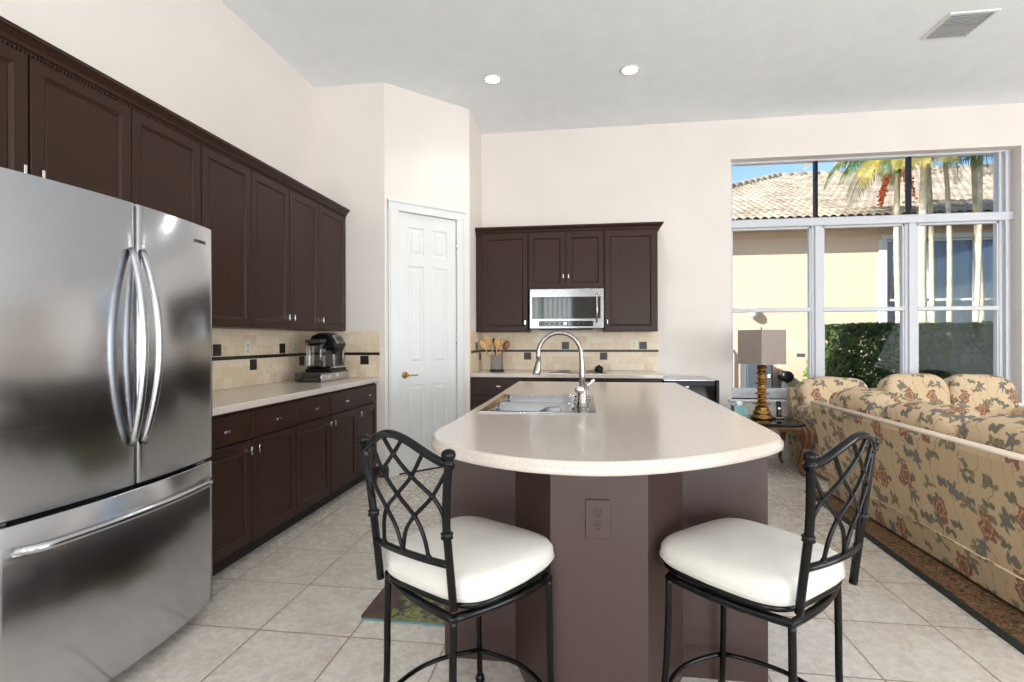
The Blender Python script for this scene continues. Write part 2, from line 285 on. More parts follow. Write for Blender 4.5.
# ------------------------------------------------------------------ mesh helpers
ORG = Vector((0, 0, 0))
class MB:
    def __init__(s): s.bm = bmesh.new(); s.uv = None
    def box(s, x0, x1, y0, y1, z0, z1, bev=0.0, seg=2, mtx=None):
        vs = [s.bm.verts.new(c) for c in ((x0, y0, z0), (x1, y0, z0), (x1, y1, z0), (x0, y1, z0), (x0, y0, z1), (x1, y0, z1), (x1, y1, z1), (x0, y1, z1))]
        fs = [s.bm.faces.new([vs[i] for i in f]) for f in ((3, 2, 1, 0), (4, 5, 6, 7), (0, 1, 5, 4), (1, 2, 6, 5), (2, 3, 7, 6), (3, 0, 4, 7))]
        allv = list(vs)
        if bev:
            es = list({e for f in fs for e in f.edges})
            r = bmesh.ops.bevel(s.bm, geom=es, offset=bev, segments=seg, affect='EDGES', profile=0.5)
            allv = list({v for f in r['faces'] for v in f.verts} | {v for v in vs if v.is_valid})
            for f in r['faces']: f.smooth = True
        if mtx is not None:
            for v in allv: v.co = mtx @ v.co
        return s
    def rings(s, rr, cap0=True, cap1=True, closed=True, smooth=True):
        vr = [[s.bm.verts.new(p) for p in r] for r in rr]
        n = len(vr[0])
        for a, b in zip(vr, vr[1:]):
            for i in range(n if closed else n - 1):
                j = (i + 1) % n
                try: f = s.bm.faces.new((a[i], a[j], b[j], b[i])); f.smooth = smooth
                except ValueError: pass
        if cap0:
            try: s.bm.faces.new(vr[0][::-1])
            except ValueError: pass
        if cap1:
            try: s.bm.faces.new(vr[-1])
            except ValueError: pass
        return s
    def tube(s, pts, r, n=10, closed=False, flat=1.0, up=None):
        pts = [Vector(p) for p in pts]; m = len(pts); rs = r if isinstance(r, (list, tuple)) else [r] * m
        out = []; prev = None
        for i, p in enumerate(pts):
            if closed: t = pts[(i + 1) % m] - pts[i - 1]
            else: t = pts[min(i + 1, m - 1)] - pts[max(i - 1, 0)]
            t.normalize()
            if prev is None:
                u = Vector(up) if up else (Vector((0, 0, 1)) if abs(t.z) < 0.9 else Vector((1, 0, 0)))
            else: u = prev
            u = (u - t * u.dot(t)).normalized(); prev = u; w = t.cross(u)
            out.append([p + (u * cos(2 * pi * k / n) * flat + w * sin(2 * pi * k / n)) * rs[i] for k in range(n)])
        if closed: out.append(out[0]); s.rings(out, False, False)
        else: s.rings(out)
        return s
    def lathe(s, prof, c=(0, 0, 0), n=24, axis='z'):
        c = Vector(c); rr = []
        for r, z in prof:
            ring = []
            for k in range(n):
                a = 2 * pi * k / n; x, y = max(r, 1e-4) * cos(a), max(r, 1e-4) * sin(a)
                v = Vector((x, y, z)) if axis == 'z' else (Vector((z, x, y)) if axis == 'x' else Vector((y, z, x)))
                ring.append(c + v)
            rr.append(ring)
        return s.rings(rr)
    def prism(s, poly, z0, z1, smooth=False):
        a = [s.bm.verts.new((x, y, z0)) for x, y in poly]; b = [s.bm.verts.new((x, y, z1)) for x, y in poly]; n = len(poly)
        s.bm.faces.new(a[::-1]); s.bm.faces.new(b)
        for i in range(n):
            f = s.bm.faces.new((a[i], a[(i + 1) % n], b[(i + 1) % n], b[i])); f.smooth = smooth
        return s
    def panel(s, o, u, v, n, rings):
        """nested rectangles: rings = [(inset, height along n)], o corner, u and v the full edge vectors"""
        o, u, v, n = Vector(o), Vector(u), Vector(v), Vector(n); lu, lv = u.length, v.length; uh, vh = u / lu, v / lv; rr = []
        for ins, h in rings:
            rr.append([o + uh * a + vh * b + n * h for a, b in ((ins, ins), (lu - ins, ins), (lu - ins, lv - ins), (ins, lv - ins))])
        return s.rings(rr, smooth=False)
    def sphere(s, c, r, n=12, sc=(1, 1, 1)):
        c = Vector(c); rr = []
        for i in range(n + 1):
            th = pi * i / n; rad = max(sin(th), 1e-3) * r
            rr.append([c + Vector((rad * cos(2 * pi * k / (2 * n)) * sc[0], rad * sin(2 * pi * k / (2 * n)) * sc[1], -r * cos(th) * sc[2])) for k in range(2 * n)])
        return s.rings(rr)
    def pillow(s, c, size, e1=0.45, e2=0.35, mtx=None, n=16, wob=0.0):
        """superellipsoid cushion"""
        c = Vector(c); rr = []; f = lambda w, m: (1 if w >= 0 else -1) * abs(w) ** m
        for i in range(n + 1):
            th = -pi / 2 + pi * i / n; ring = []
            for k in range(3 * n):
                ph = 2 * pi * k / (3 * n)
                ct = max(cos(th), 1e-3)
                p = Vector((f(ct, e1) * f(cos(ph), e2) * size[0] / 2, f(ct, e1) * f(sin(ph), e2) * size[1] / 2, f(sin(th), e1) * size[2] / 2))
                if wob: p *= 1 + wob * noise.noise(p * 6 + c * 3)
                if mtx is not None: p = mtx @ p
                ring.append(c + p)
            rr.append(ring)
        return s.rings(rr)
def finish(mb, name, local=False, uv=False):
    bm = mb.bm
    bmesh.ops.recalc_face_normals(bm, faces=bm.faces[:])
    if uv:
        lay = bm.loops.layers.uv.new('UVMap')
        for f in bm.faces:
            nx, ny, nz = (abs(a) for a in f.normal)
            for lp in f.loops:
                c = lp.vert.co
                lp[lay].uv = (c.y, c.z) if nx >= ny and nx >= nz else ((c.x, c.z) if ny >= nz else (c.x, c.y))
    if not local: bmesh.ops.translate(bm, verts=bm.verts[:], vec=-ORG)
    me = bpy.data.meshes.new(name); bm.to_mesh(me); bm.free(); return me
def part(name, mb, mat, parent=None, local=False, uv=False, label=None):
    o = bpy.data.objects.new(name, finish(mb, name, local, uv)); COL.objects.link(o)
    o.data.materials.append(mat)
    if parent is not None: o.parent = parent
    if label: o['label'] = label
    return o
def thing(name, label, cat, loc=(0, 0, 0), rz=0.0, group=None):
    global ORG
    o = bpy.data.objects.new(name, None); COL.objects.link(o); o.location = loc; o.rotation_euler = (0, 0, rz); o.empty_display_size = 0.05
    o['label'] = label; o['category'] = cat
    if group: o['group'] = group
    ORG = Vector(loc) if rz == 0 else Vector((0, 0, 0))
    return o
def single(name, mb, mat, label, cat, loc=(0, 0, 0), group=None, uv=False, kind=None):
    global ORG
    ORG = Vector(loc); o = part(name, mb, mat, None, uv=uv); o.location = loc; o['label'] = label; o['category'] = cat
    if group: o['group'] = group
    if kind: o['kind'] = kind
    return o
def struct(name, mb, mat, parent=None):
    global ORG
    ORG = Vector((0, 0, 0)); o = part(name, mb, mat, parent)
    if parent is None: o['kind'] = 'structure'
    return o
def copy_tree(o, loc=None, rz=None, label=None, group=None):
    def rec(a, par):
        c = a.copy(); COL.objects.link(c)
        if par is not None: c.parent = par
        for ch in list(a.children): rec(ch, c)
        return c
    r = rec(o, None)
    if loc is not None: r.location = loc
    if rz is not None: r.rotation_euler = (0, 0, rz)
    if label: r['label'] = label
    if group: r['group'] = group
    return r
def molding(mb, path, prof, side=1):
    """path: 2D points; prof: (out, z) list; mitred at the corners"""
    P = [Vector(p) for p in path]; rr = []
    for i, p in enumerate(P):
        ns = []
        if i > 0: d = (P[i] - P[i - 1]).normalized(); ns.append(Vector((d.y, -d.x)) * side)
        if i < len(P) - 1: d = (P[i + 1] - P[i]).normalized(); ns.append(Vector((d.y, -d.x)) * side)
        if len(ns) == 2: m = (ns[0] + ns[1]).normalized(); m = m / m.dot(ns[0])
        else: m = ns[0]
        rr.append([(p.x + m.x * o, p.y + m.y * o, z) for o, z in prof])
    return mb.rings(rr, smooth=False)

# ------------------------------------------------------------------ the room
XL, YA, XA, XB, YB, YW, HC = -2.48, 4.52, -1.795, -1.147, 5.168, 5.81, 3.61
XR, YR = 8.0, -3.6
struct('floor', MB().box(XL - .2, XR + .2, YR - .2, YW + .2, -0.12, 0), M['floor'])
struct('ceiling', MB().box(XL - .2, XR + .2, YR - .2, YW + .2, HC, HC + .15), M['ceiling'])
struct('wall_left', MB().box(XL - .2, XL, YR - .2, YW + .2, 0, HC), M['wall'])
WX0, WX1, WZ0, WZ1 = 1.575, 4.345, 0.615, 3.185
wb_ = MB()
wb_.box(XL, WX0, YW, YW + .2, 0, HC).box(WX1, XR + .2, YW, YW + .2, 0, HC).box(WX0, WX1, YW, YW + .2, 0, WZ0).box(WX0, WX1, YW, YW + .2, WZ1, HC)
struct('wall_back', wb_, M['wall'])
# pantry corner: side wall, diagonal wall with its door opening, return wall
dv = Vector((XB - XA, YB - YA)); L = dv.length; dv /= L; nv = Vector((dv.y, -dv.x))      # nv points into the kitchen
def dpt(s_, n_=0.0): return (XA + dv.x * s_ + nv.x * n_, YA + dv.y * s_ + nv.y * n_)
D0, D1, DH = 0.132, 0.760, 2.455
struct('wall_pantry_side', MB().box(XL, XA, YA, YA + .1, 0, HC), M['wall'])
struct('wall_pantry_return', MB().box(XB - .1, XB, YB, YW, 0, HC), M['wall'])
wd = MB()
for s0, s1, z0, z1 in ((0, D0, 0, HC), (D1, L, 0, HC), (D0, D1, DH, HC)):
    wd.prism([dpt(s0), dpt(s1), dpt(s1, -.1), dpt(s0, -.1)], z0, z1)
struct('wall_pantry_diagonal', wd, M['wall'])
# right and rear walls with openings, seen only in reflections
wr = MB(); wr.box(XR, XR + .2, YR - .2, -2.6, 0, HC).box(XR, XR + .2, 1.2, YW + .2, 0, HC).box(XR, XR + .2, -2.6, 1.2, 2.65, HC)
struct('wall_right', wr, M['wall'])
wq = MB(); wq.box(XL, -2.05, YR - .2, YR, 0, HC).box(-.25, .85, YR - .2, YR, 0, HC).box(3.55, XR, YR - .2, YR, 0, HC)
wq.box(-2.05, -.25, YR - .2, YR, 2.65, HC).box(-2.05, -.25, YR - .2, YR, 0, .25).box(.85, 3.55, YR - .2, YR, 2.6, HC)
struct('wall_rear', wq, M['wall'])
def simple_frame(name, axis, fixed, a0, a1, z0, z1, bars):
    mb = MB(); w = .05
    def bx(p0, p1, q0, q1):
        if axis == 'y': mb.box(p0, p1, fixed - .03, fixed + .03, q0, q1)
        else: mb.box(fixed - .03, fixed + .03, p0, p1, q0, q1)
    bx(a0, a1, z0, z0 + w); bx(a0, a1, z1 - w, z1); bx(a0, a0 + w, z0, z1); bx(a1 - w, a1, z0, z1)
    for b in bars: bx(b - w / 2, b + w / 2, z0, z1)
    return struct(name, mb, M['trim'])
simple_frame('window_2', 'y', YR - .05, -2.05, -.25, .25, 2.65, [-1.15])
simple_frame('door_2', 'y', YR - .05, .85, 3.55, 0, 2.6, [2.2])
simple_frame('door_3', 'x', XR + .05, -2.6, 1.2, 0, 2.65, [-1.3, 0])  # unseen slider opening, added to go with the side fill lamp
# vertical blinds of the rear window (mirrored in the microwave door)
bl = thing('vertical_blinds', 'white vertical blinds hanging in the window behind the camera', 'blinds', (-1.15, YR + .09, 2.62))
part('headrail', MB().box(-2.05, -.25, YR + .06, YR + .12, 2.6, 2.66), M['trim'], bl)
for i in range(14):
    x = -2.0 + i * .13; mt = Matrix.Translation((x, YR + .09, 1.45)) @ Matrix.Rotation(.9, 4, 'Z')
    part('slat', MB().box(-.045, .045, -.001, .001, -1.15, 1.15, mtx=mt), M['trim'], bl)

# baseboards
bbp = [(0, 0), (.014, 0), (.014, .075), (.009, .088), (.004, .095), (0, .1)]
struct('baseboard_back', molding(MB(), [(1.33, YW), (XR, YW)], bbp, 1), M['trim'])
struct('baseboard_right', molding(MB(), [(XR, YW - .02), (XR, 1.22)], bbp, 1), M['trim'])
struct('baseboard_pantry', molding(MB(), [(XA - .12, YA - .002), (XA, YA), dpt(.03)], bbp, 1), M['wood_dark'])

# main window: frame, sashes, transoms, panes
YF = 5.95
win = MB()
TZ0, TZ1, MZ0, MZ1 = 2.462, 2.552, 1.548, 1.592
mulls = [(2.425, 2.545), (3.34, 3.46)]
GX0, GX1, GZ0, GZ1 = 1.61, 4.225, .70, 3.165
win.box(WX0, WX1, YF - .03, YF + .05, WZ0, GZ0, .006).box(WX0, WX1, YF - .03, YF + .05, GZ1, WZ1, .004)
win.box(WX0, GX0 + .01, YF - .03, YF + .05, GZ0, GZ1, .004)
win.box(GX1, WX1, YF - .01, YF + .05, GZ0, GZ1, .004).box(4.27, 4.30, YF - .05, YF, GZ0, GZ1, .004).box(GX1, GX1 + .02, YF - .03, YF, GZ0, GZ1, .003)
win.box(WX0, WX1, YF - .06, YF + .05, TZ0, TZ1, .012)
W1 = struct('window_1', win, M['frame'])
for x0, x1 in mulls:
    struct('mullion', MB().box(x0, x1, YF - .03, YF + .05, GZ0, TZ0, .006).box(x0 + .03, x1 - .03, YF - .05, YF + .02, GZ0, TZ0, .006), M['frame'], W1)
    struct('transom_bar', MB().box((x0 + x1) / 2 - .016, (x0 + x1) / 2 + .012, YF - .02, YF + .04, TZ1, GZ1), M['black'], W1)
cols = [(GX0, mulls[0][0]), (mulls[0][1], mulls[1][0]), (mulls[1][1], GX1)]
for x0, x1 in cols:
    struct('meeting_rail', MB().box(x0, x1, YF - .03, YF + .04, MZ0, MZ1, .006), M['frame'], W1)
    struct('sash', MB().box(x0, x0 + .016, YF - .02, YF + .03, GZ0, TZ0).box(x1 - .016, x1, YF - .02, YF + .03, GZ0, TZ0).box(x0, x1, YF - .02, YF + .03, TZ0 - .02, TZ0).box(x0, x1, YF - .02, YF + .03, GZ0, GZ0 + .02), M['frame'], W1)
    struct('window_pane', MB().box(x0, x1, YF + .004, YF + .008, GZ0, TZ0), M['glass'], W1)
for x0, x1 in ((GX0, 2.47), (2.5, 3.385), (3.415, GX1)):
    struct('transom_pane', MB().box(x0, x1, YF + .004, YF + .008, TZ1, GZ1), M['glass'], W1)
struct('trim_1', MB().box(WX0 - .03, WX1 + .03, YW - .025, YF - .03, WZ0 - .03, WZ0, .008), M['trim'])

# pantry door and casing
def dbox(mb, s0, s1, n0, n1, z0, z1, bev=0.0):
    mt = Matrix(((dv.x, nv.x, 0, XA), (dv.y, nv.y, 0, YA), (0, 0, 1, 0), (0, 0, 0, 1)))
    return mb.box(s0, s1, n0, n1, z0, z1, bev, mtx=mt)
cs = MB(); dbox(cs, .03, D0, 0, .018, 0, DH + .085, .004); dbox(cs, D1, .858, 0, .018, 0, DH + .085, .004)
dbox(cs, .03, .858, 0, .02, DH, DH + .085, .004); dbox(cs, .022, .866, 0, .03, DH + .075, DH + .095, .004)
dbox(cs, .045, .06, .018, .024, 0, DH + .02, .003); dbox(cs, .83, .845, .018, .024, 0, DH + .02, .003)
struct('trim_2', cs, M['trim'])
door = MB(); dbox(door, D0 + .004, D1 - .004, -.05, -.014, .012, DH - .004)
DW = D1 - D0
o3 = lambda s_, n_, z_: Vector((*dpt(s_, n_), z_))
nn = Vector((nv.x, nv.y, 0)); uu = Vector((dv.x, dv.y, 0))
cuts_s = [0, .105, .105 + .165, DW - .105 - .165, DW - .105, DW]
st = [(0.004, .105), (.270, DW - .270), (DW - .105, DW - .004)]
for a, b in st: dbox(door, D0 + a, D0 + b, -.014, -.006, .012, DH - .004, .001)
rows = [(.012, .21), (.83, 1.03), (1.955, 2.06), (2.32, DH - .004)]
for a, b in rows:
    for c, d in ((.105, .27), (DW - .27, DW - .105)): dbox(door, D0 + c, D0 + d, -.014, -.0061, a, b, .001)
for c, d in ((.105, .27), (DW - .27, DW - .105)):
    for a, b in ((.21, .83), (1.03, 1.955), (2.06, 2.32)):
        door.panel(o3(D0 + c, -.0142, a), uu * (d - c), Vector((0, 0, b - a)), nn, [(0, 0), (0, .006), (.010, -.002), (.024, -.001), (.040, .007)])
DOOR = struct('door_1', door, M['trim'])
kn = MB(); kc = Vector((*dpt(D0 + .068, 0), .925))
mt = Matrix.Translation(kc) @ nn.to_track_quat('Z', 'Y').to_matrix().to_4x4()
kb = MB().lathe([(0, -.008), (.03, -.008), (.032, -.002), (.02, .004), (.009, .01), (.009, .04), (.014, .046), (.014, .056), (0, .06)], n=20)
bmesh.ops.transform(kb.bm, matrix=mt, verts=kb.bm.verts[:])
kb.tube([kc + nn * .048, kc + nn * .052 + uu * .03, kc + nn * .05 + uu * .07, kc + nn * .046 + uu * .11], [.009, .008, .007, .006], 10)
struct('door_handle', kb, M['brass'], DOOR)
for hz in (.25, 1.25, 2.2): struct('hinge', MB().tube([(*dpt(D1 - .002, .006), hz - .045), (*dpt(D1 - .002, .006), hz + .045)], .006, 8), M['chrome'], DOOR)
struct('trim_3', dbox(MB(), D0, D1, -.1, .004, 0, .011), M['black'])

# ------------------------------------------------------------------ cabinets
def pull(mb, c, n, along, ln=.045):
    """small bar pull on a post"""
    c, n, a = Vector(c), Vector(n), Vector(along)
    w = n.cross(a)
    mt = Matrix((( n.x, a.x, w.x, c.x), (n.y, a.y, w.y, c.y), (n.z, a.z, w.z, c.z), (0, 0, 0, 1)))
    mb.box(.016, .026, -ln / 2, ln / 2, -.006, .006, .002, mtx=mt); mb.box(-.002, .018, -.004, .004, -.004, .004, mtx=mt)
DOORR = [(0, 0), (0, .018), (.002, .020), (.050, .020), (.056, .014), (.064, .010), (.07, .0125)]
DRAWR = [(0, 0), (0, .017), (.003, .020)]
def cab_front(parent, kind, o, u, v, n, hpos=None, halong=(0, 0, 1)):
    d = part(kind, MB().panel(o, u, v, n, DOORR if kind == 'door' else DRAWR), M['wood'], parent)
    if hpos is not None:
        hb = MB(); pull(hb, Vector(hpos) + Vector(n) * .02, n, halong); part('handle', hb, M['chrome'], d)
    return d
g = .003
# upper run on the left wall
XU = -2.18; UZ0, UZ1 = 1.338, 2.385
ys = [1.29, 1.759, 2.226, 2.685, 3.135, 3.58, 4.01, 4.47]
def upper_left(y0, y1, z0, doors, label, hands):
    t = thing('wall_cabinet', label, 'cabinet', (XL + .15, (y0 + y1) / 2, z0), group='dark wall cabinets along the left wall')
    part('body', MB().box(XL + .002, XU - .001, y0 + .0006, y1 - .0006, z0, UZ1 + .006, .001), M['wood'], t)
    for (a, b), hy in zip(doors, hands):
        cab_front(t, 'door', (XU, a + g, z0 + .004), (0, b - a - 2 * g, 0), (0, 0, UZ1 - z0 - .012), (1, 0, 0), (XU, hy, z0 + (.115 if z0 > 1.5 else .085)))
upper_left(1.29, 2.226, 1.80, [(1.29, 1.757), (1.761, 2.226)], 'dark brown wall cabinet with two short doors directly above the refrigerator', [1.725, 1.793])
upper_left(2.226, 3.135, UZ0, [(2.226, 2.683), (2.687, 3.135)], 'dark brown two-door wall cabinet just right of the refrigerator', [2.65, 2.72])
upper_left(3.135, 4.01, UZ0, [(3.135, 3.578), (3.582, 4.01)], 'dark brown two-door wall cabinet left of the single door above the coffee maker', [3.545, 3.615])
upper_left(4.01, 4.515, UZ0, [(4.01, 4.50)], 'dark brown single-door wall cabinet at the end by the pantry wall', [4.045])
crown = [(0, 2.375), (.012, 2.375), (.012, 2.395), (.022, 2.402), (.026, 2.415), (.044, 2.435), (.052, 2.44), (.052, 2.456), (0, 2.456)]
cr = thing('crown_molding', 'long dark crown molding with beaded edge above the left wall cabinets', 'molding', (XU, 2.9, 2.375))
part('cornice', molding(MB(), [(XU, 1.2), (XU, 4.515)], crown, 1).box(XL + .01, XU, 1.2, 4.515, 2.40, 2.456), M['wood'], cr)
dn = MB()
for i in range(210):
    y = 1.25 + i * .0155
    dn.box(XU + .0115, XU + .02, y, y + .0095, 2.379, 2.392)
part('bead_strip', dn, M['wood'], cr)
# base run on the left
XF = -1.885; BZ = .872
bys = [2.235, 2.708, 3.165, 3.632, 4.087, 4.515]
def base_left(y0, y1, splits, label, hands):
    t = thing('base_cabinet', label, 'cabinet', ((XL + XF) / 2, (y0 + y1) / 2, 0), group='dark base cabinets along the left wall')
    part('body', MB().box(XL + .002, XF - .001, y0 + .0006, y1 - .0006, .10, BZ, .001), M['wood'], t)
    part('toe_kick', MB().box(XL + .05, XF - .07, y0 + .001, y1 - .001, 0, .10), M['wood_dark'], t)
    for (a, b), hy in zip(splits, hands):
        cab_front(t, 'drawer', (XF, a + g, .70), (0, b - a - 2 * g, 0), (0, 0, .155), (1, 0, 0), (XF, (a + b) / 2, .775), (0, 1, 0))
        cab_front(t, 'door', (XF, a + g, .115), (0, b - a - 2 * g, 0), (0, 0, .575), (1, 0, 0), (XF, hy, .635))
base_left(2.235, 3.165, [(2.235, 2.707), (2.711, 3.165)], 'dark brown base cabinet with two drawers and two doors next to the refrigerator', [2.675, 2.745])
base_left(3.165, 4.087, [(3.165, 3.631), (3.635, 4.087)], 'dark brown base cabinet with two drawers and doors in the middle of the left run', [3.60, 3.668])
base_left(4.087, 4.515, [(4.087, 4.50)], 'narrow dark brown base cabinet with one drawer and one door by the pantry', [4.125])
ct = MB(); ct.box(XL + .002, -1.845, 2.235, 4.517, .873, .914, .008, 3)
single('countertop', ct, M['counter'], 'long beige quartz countertop on the left base cabinets holding the coffee maker', 'countertop', (-2.16, 3.37, .873))
# backsplashes
def accents(t, lst, axis, fixed):
    for a, zc in lst:
        mb = MB()
        if axis == 'x': mb.box(fixed, fixed + .007, a - .038, a + .038, zc - .04, zc + .04, .002)
        elif axis == 'r': mb.box(XB + .007, XB + .0135, a - .038, a + .038, zc - .04, zc + .04, .002)
        else: mb.box(a - .04, a + .04, fixed - .007, fixed, zc - .04, zc + .04, .002)
        part('accent_tile', mb, M['accent'], t)
t = thing('tile_backsplash', 'beige travertine backsplash with black accents behind the coffee maker', 'backsplash', (XL + .006, 3.4, .915))
part('tile_field', MB().box(XL + .001, XL + .009, 2.2, YA - .009, .915, UZ0 - .001), M['trav_y'], t)
part('tile_field', MB().box(XL + .01, XA - .045, YA - .009, YA - .001, .915, UZ0 - .001), M['trav_x'], t)
part('liner_strip', MB().box(XL + .009, XL + .016, 2.2, YA - .01, 1.118, 1.143, .002), M['accent'], t)
part('liner_strip', MB().box(XL + .016, XA - .046, YA - .016, YA - .009, 1.118, 1.143, .002), M['accent'], t)
accents(t, [(2.78, 1.189), (3.21, 1.189), (3.60, 1.072), (3.98, 1.189), (4.28, 1.072)], 'x', XL + .009)
accents(t, [(-1.985, 1.072)], 'y', YA - .009)
t = thing('tile_backsplash', 'beige travertine backsplash with black accents behind the cooktop', 'backsplash', (-.2, YW - .01, .915))
part('tile_field', MB().box(XB + .008, .815, YW - .009, YW - .001, .915, UZ0 + .004), M['trav_x'], t)
part('tile_field', MB().box(XB + .001, XB + .008, YW - .62, YW - .009, .915, UZ0 + .004), M['trav_y'], t)
part('liner_strip', MB().box(XB + .012, .815, YW - .016, YW - .009, 1.118, 1.143, .002), M['accent'], t)
part('liner_strip', MB().box(XB + .008, XB + .014, YW - .62, YW - .009, 1.118, 1.143, .002), M['accent'], t)
accents(t, [(-.62, 1.072), (-.195, 1.189), (.225, 1.072), (.65, 1.189)], 'y', YW - .009)
accents(t, [(5.46, 1.189), (5.66, 1.072)], 'r', 0)
# wall outlets
def outlet(c, n, label, matp, mats, w=.07, h=.115, loc_only=False, group=None):
    t = thing('wall_outlet', label, 'outlet', tuple(c), group=group); c = Vector(c); n = Vector(n); up = Vector((0, 0, 1)); a = up.cross(n)
    mt = Matrix(((a.x, n.x, 0, c.x), (a.y, n.y, 0, c.y), (a.z, n.z, 1, c.z), (0, 0, 0, 1)))
    part('cover_plate', MB().box(-w / 2, w / 2, 0, .006, -h / 2, h / 2, .002, mtx=mt), matp, t)
    for s_ in (-1, 1):
        mb = MB(); mb.lathe([(0, .005), (.0165, .005), (.0165, .0085), (0, .0085)], (0, 0, 0), 20, 'y')
        for v in mb.bm.verts: v.co = mt @ Vector((v.co.x, v.co.y, v.co.z + s_ * .0195))
        [setattr(f, 'smooth', False) for f in mb.bm.faces]; sock = part('socket', mb, mats, t)
        sl = MB()
        for dx in (-.006, .006): sl.box(dx - .0016, dx + .0016, .0084, .0092, s_ * .0195 - .002, s_ * .0195 + .009, mtx=mt)
        sl.box(-.003, .003, .0084, .0092, s_ * .0195 - .011, s_ * .0195 - .006, mtx=mt)
        part('slots', sl, M['black'], sock)
    return t
outlet((XL + .009, 3.53, 1.195), (1, 0, 0), 'ivory wall outlet nearer the refrigerator on the left backsplash', M['white_plastic'], M['white_plastic'], .075, .12)
outlet((XL + .009, 4.16, 1.20), (1, 0, 0), 'ivory wall outlet just left of the coffee maker', M['white_plastic'], M['white_plastic'], .075, .12)
outlet((.552, YW - .009, 1.20), (0, -1, 0), 'ivory wall outlet on the backsplash right of the microwave', M['white_plastic'], M['white_plastic'], .08, .1)

# upper run on the back wall
YU = 5.475; BX = [XB + .004, -1.068, -.592, -.167, .212 + .008, .764]
def upper_back(x0, x1, z0, doors, label, hands):
    t = thing('wall_cabinet', label, 'cabinet', ((x0 + x1) / 2, YU + .16, z0), group='dark wall cabinets around the microwave')
    part('body', MB().box(x0 + .0006, x1 - .0006, YU + .001, YW - .002, z0, UZ1 + .006, .001), M['wood'], t)
    for (a, b), hx in zip(doors, hands):
        cab_front(t, 'door', (a + g, YU, z0 + .006), (b - a - 2 * g, 0, 0), (0, 0, UZ1 - z0 - .014), (0, -1, 0), (hx, YU, z0 + .10 if z0 < 1.5 else z0 + .13))
upper_back(XB + .004, -.578, UZ0, [(-1.07, -.578)], 'dark brown tall-door wall cabinet left of the microwave', [-.605])
upper_back(-.577, .218, 1.79, [(-.575, -.181), (-.177, .216)], 'dark brown two-door wall cabinet directly above the microwave', [-.205, -.15])
upper_back(.219, .764, UZ0, [(.222, .75)], 'dark brown tall-door wall cabinet right of the microwave', [.25])
cr = thing('crown_molding', 'dark crown molding above the cabinets around the microwave', 'molding', (-.2, YU, 2.375))
part('cornice', molding(MB(), [(XB + .003, YU), (.764, YU), (.764, YW - .002)], crown, 1).box(XB + .003, .763, YU + .001, YW - .002, 2.40, 2.455), M['wood'], cr)
# microwave
MX0, MX1, MZ_0, MZ_1, MY = -.556, .213, 1.368, 1.786, 5.41
mw = thing('microwave', 'stainless over-the-range microwave with dark glass door between the wall cabinets', 'microwave', ((MX0 + MX1) / 2, 5.6, MZ_0))
part('body', MB().box(MX0, MX1, MY + .022, YW - .003, MZ_0, MZ_1, .003), M['dark_grey'], mw)
part('door', MB().box(MX0, MX1, MY, MY + .021, MZ_0 + .004, MZ_1, .004), M['steel_dark'], mw)
part('window_glass', MB().box(MX0 + .025, .135, MY - .004, MY, MZ_0 + .105, MZ_1 - .085, .002), M['black_gloss'], mw)
part('window_glass', MB().box(.15, .18, MY - .003, MY, MZ_0 + .105, MZ_1 - .085, .001), M['black_gloss'], mw)
cp = part('control_panel', MB().box(MX0 + .095, .105, MY - .004, MY, MZ_0 + .025, MZ_0 + .082, .002), M['black_gloss'], mw)
for k in range(9):
    part('button', MB().box(-.45 + k * .055, -.425 + k * .055, MY - .0052, MY - .004, MZ_0 + .047, MZ_0 + .06), M['dark_grey'], cp)
part('display', MB().box(-.2, -.165, MY - .0052, MY - .004, MZ_0 + .045, MZ_0 + .065), M['led'], cp)
hb = MB().tube([(.142, MY, MZ_0 + .07), (.142, MY - .035, MZ_0 + .08), (.142, MY - .045, MZ_0 + .2), (.142, MY - .035, MZ_1 - .07), (.142, MY, MZ_1 - .06)], .011, 10)
part('handle', hb, M['steel'], mw)
part('vent_grille', MB().box(-.45, .1, MY + .05, 5.7, MZ_0 - .012, MZ_0), M['black'], mw)

# base run on the back wall
YC = 5.19
def base_back(x0, x1, label, hx, n=1):
    t = thing('base_cabinet', label, 'cabinet', ((x0 + x1) / 2, 5.5, 0), group='dark base cabinets on the back wall')
    part('body', MB().box(x0 + .0006, x1 - .0006, YC + .001, YW - .002, .10, BZ, .001), M['wood'], t)
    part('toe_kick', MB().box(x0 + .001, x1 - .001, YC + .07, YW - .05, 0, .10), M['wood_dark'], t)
    w = (x1 - x0) / n
    for i in range(n):
        a, b = x0 + i * w, x0 + (i + 1) * w
        if i == 0 and x0 < -1: a += .04
        cab_front(t, 'drawer', (a + g, YC, .70), (b - a - 2 * g, 0, 0), (0, 0, .155), (0, -1, 0), ((a + b) / 2, YC, .785), (1, 0, 0))
        cab_front(t, 'door', (a + g, YC, .115), (b - a - 2 * g, 0, 0), (0, 0, .575), (0, -1, 0), (b - .04, YC, .635))
base_back(XB + .004, -.595, 'dark brown base cabinet under the utensil crock', 0)
base_back(-.594, .216, 'dark brown two-door base cabinet under the cooktop', 0, 2)
base_back(.217, .764, 'dark brown base cabinet beside the wine cooler', 0)
single('countertop', MB().box(XB + .002, .775, 5.165, YW - .002, .873, .914, .008, 3), M['counter'], 'beige quartz countertop on the back wall holding the cooktop and utensil crock', 'countertop', (-.2, 5.48, .873))
ck = thing('cooktop', 'flat black glass cooktop set in the back countertop below the microwave', 'cooktop', (-.06, 5.45, .914))
part('glass_top', MB().box(-.34, .235, 5.24, 5.70, .9142, .922, .003), M['black_gloss'], ck)
part('steel_trim', MB().box(-.345, .24, 5.235, 5.705, .9141, .917, .001), M['steel'], ck)
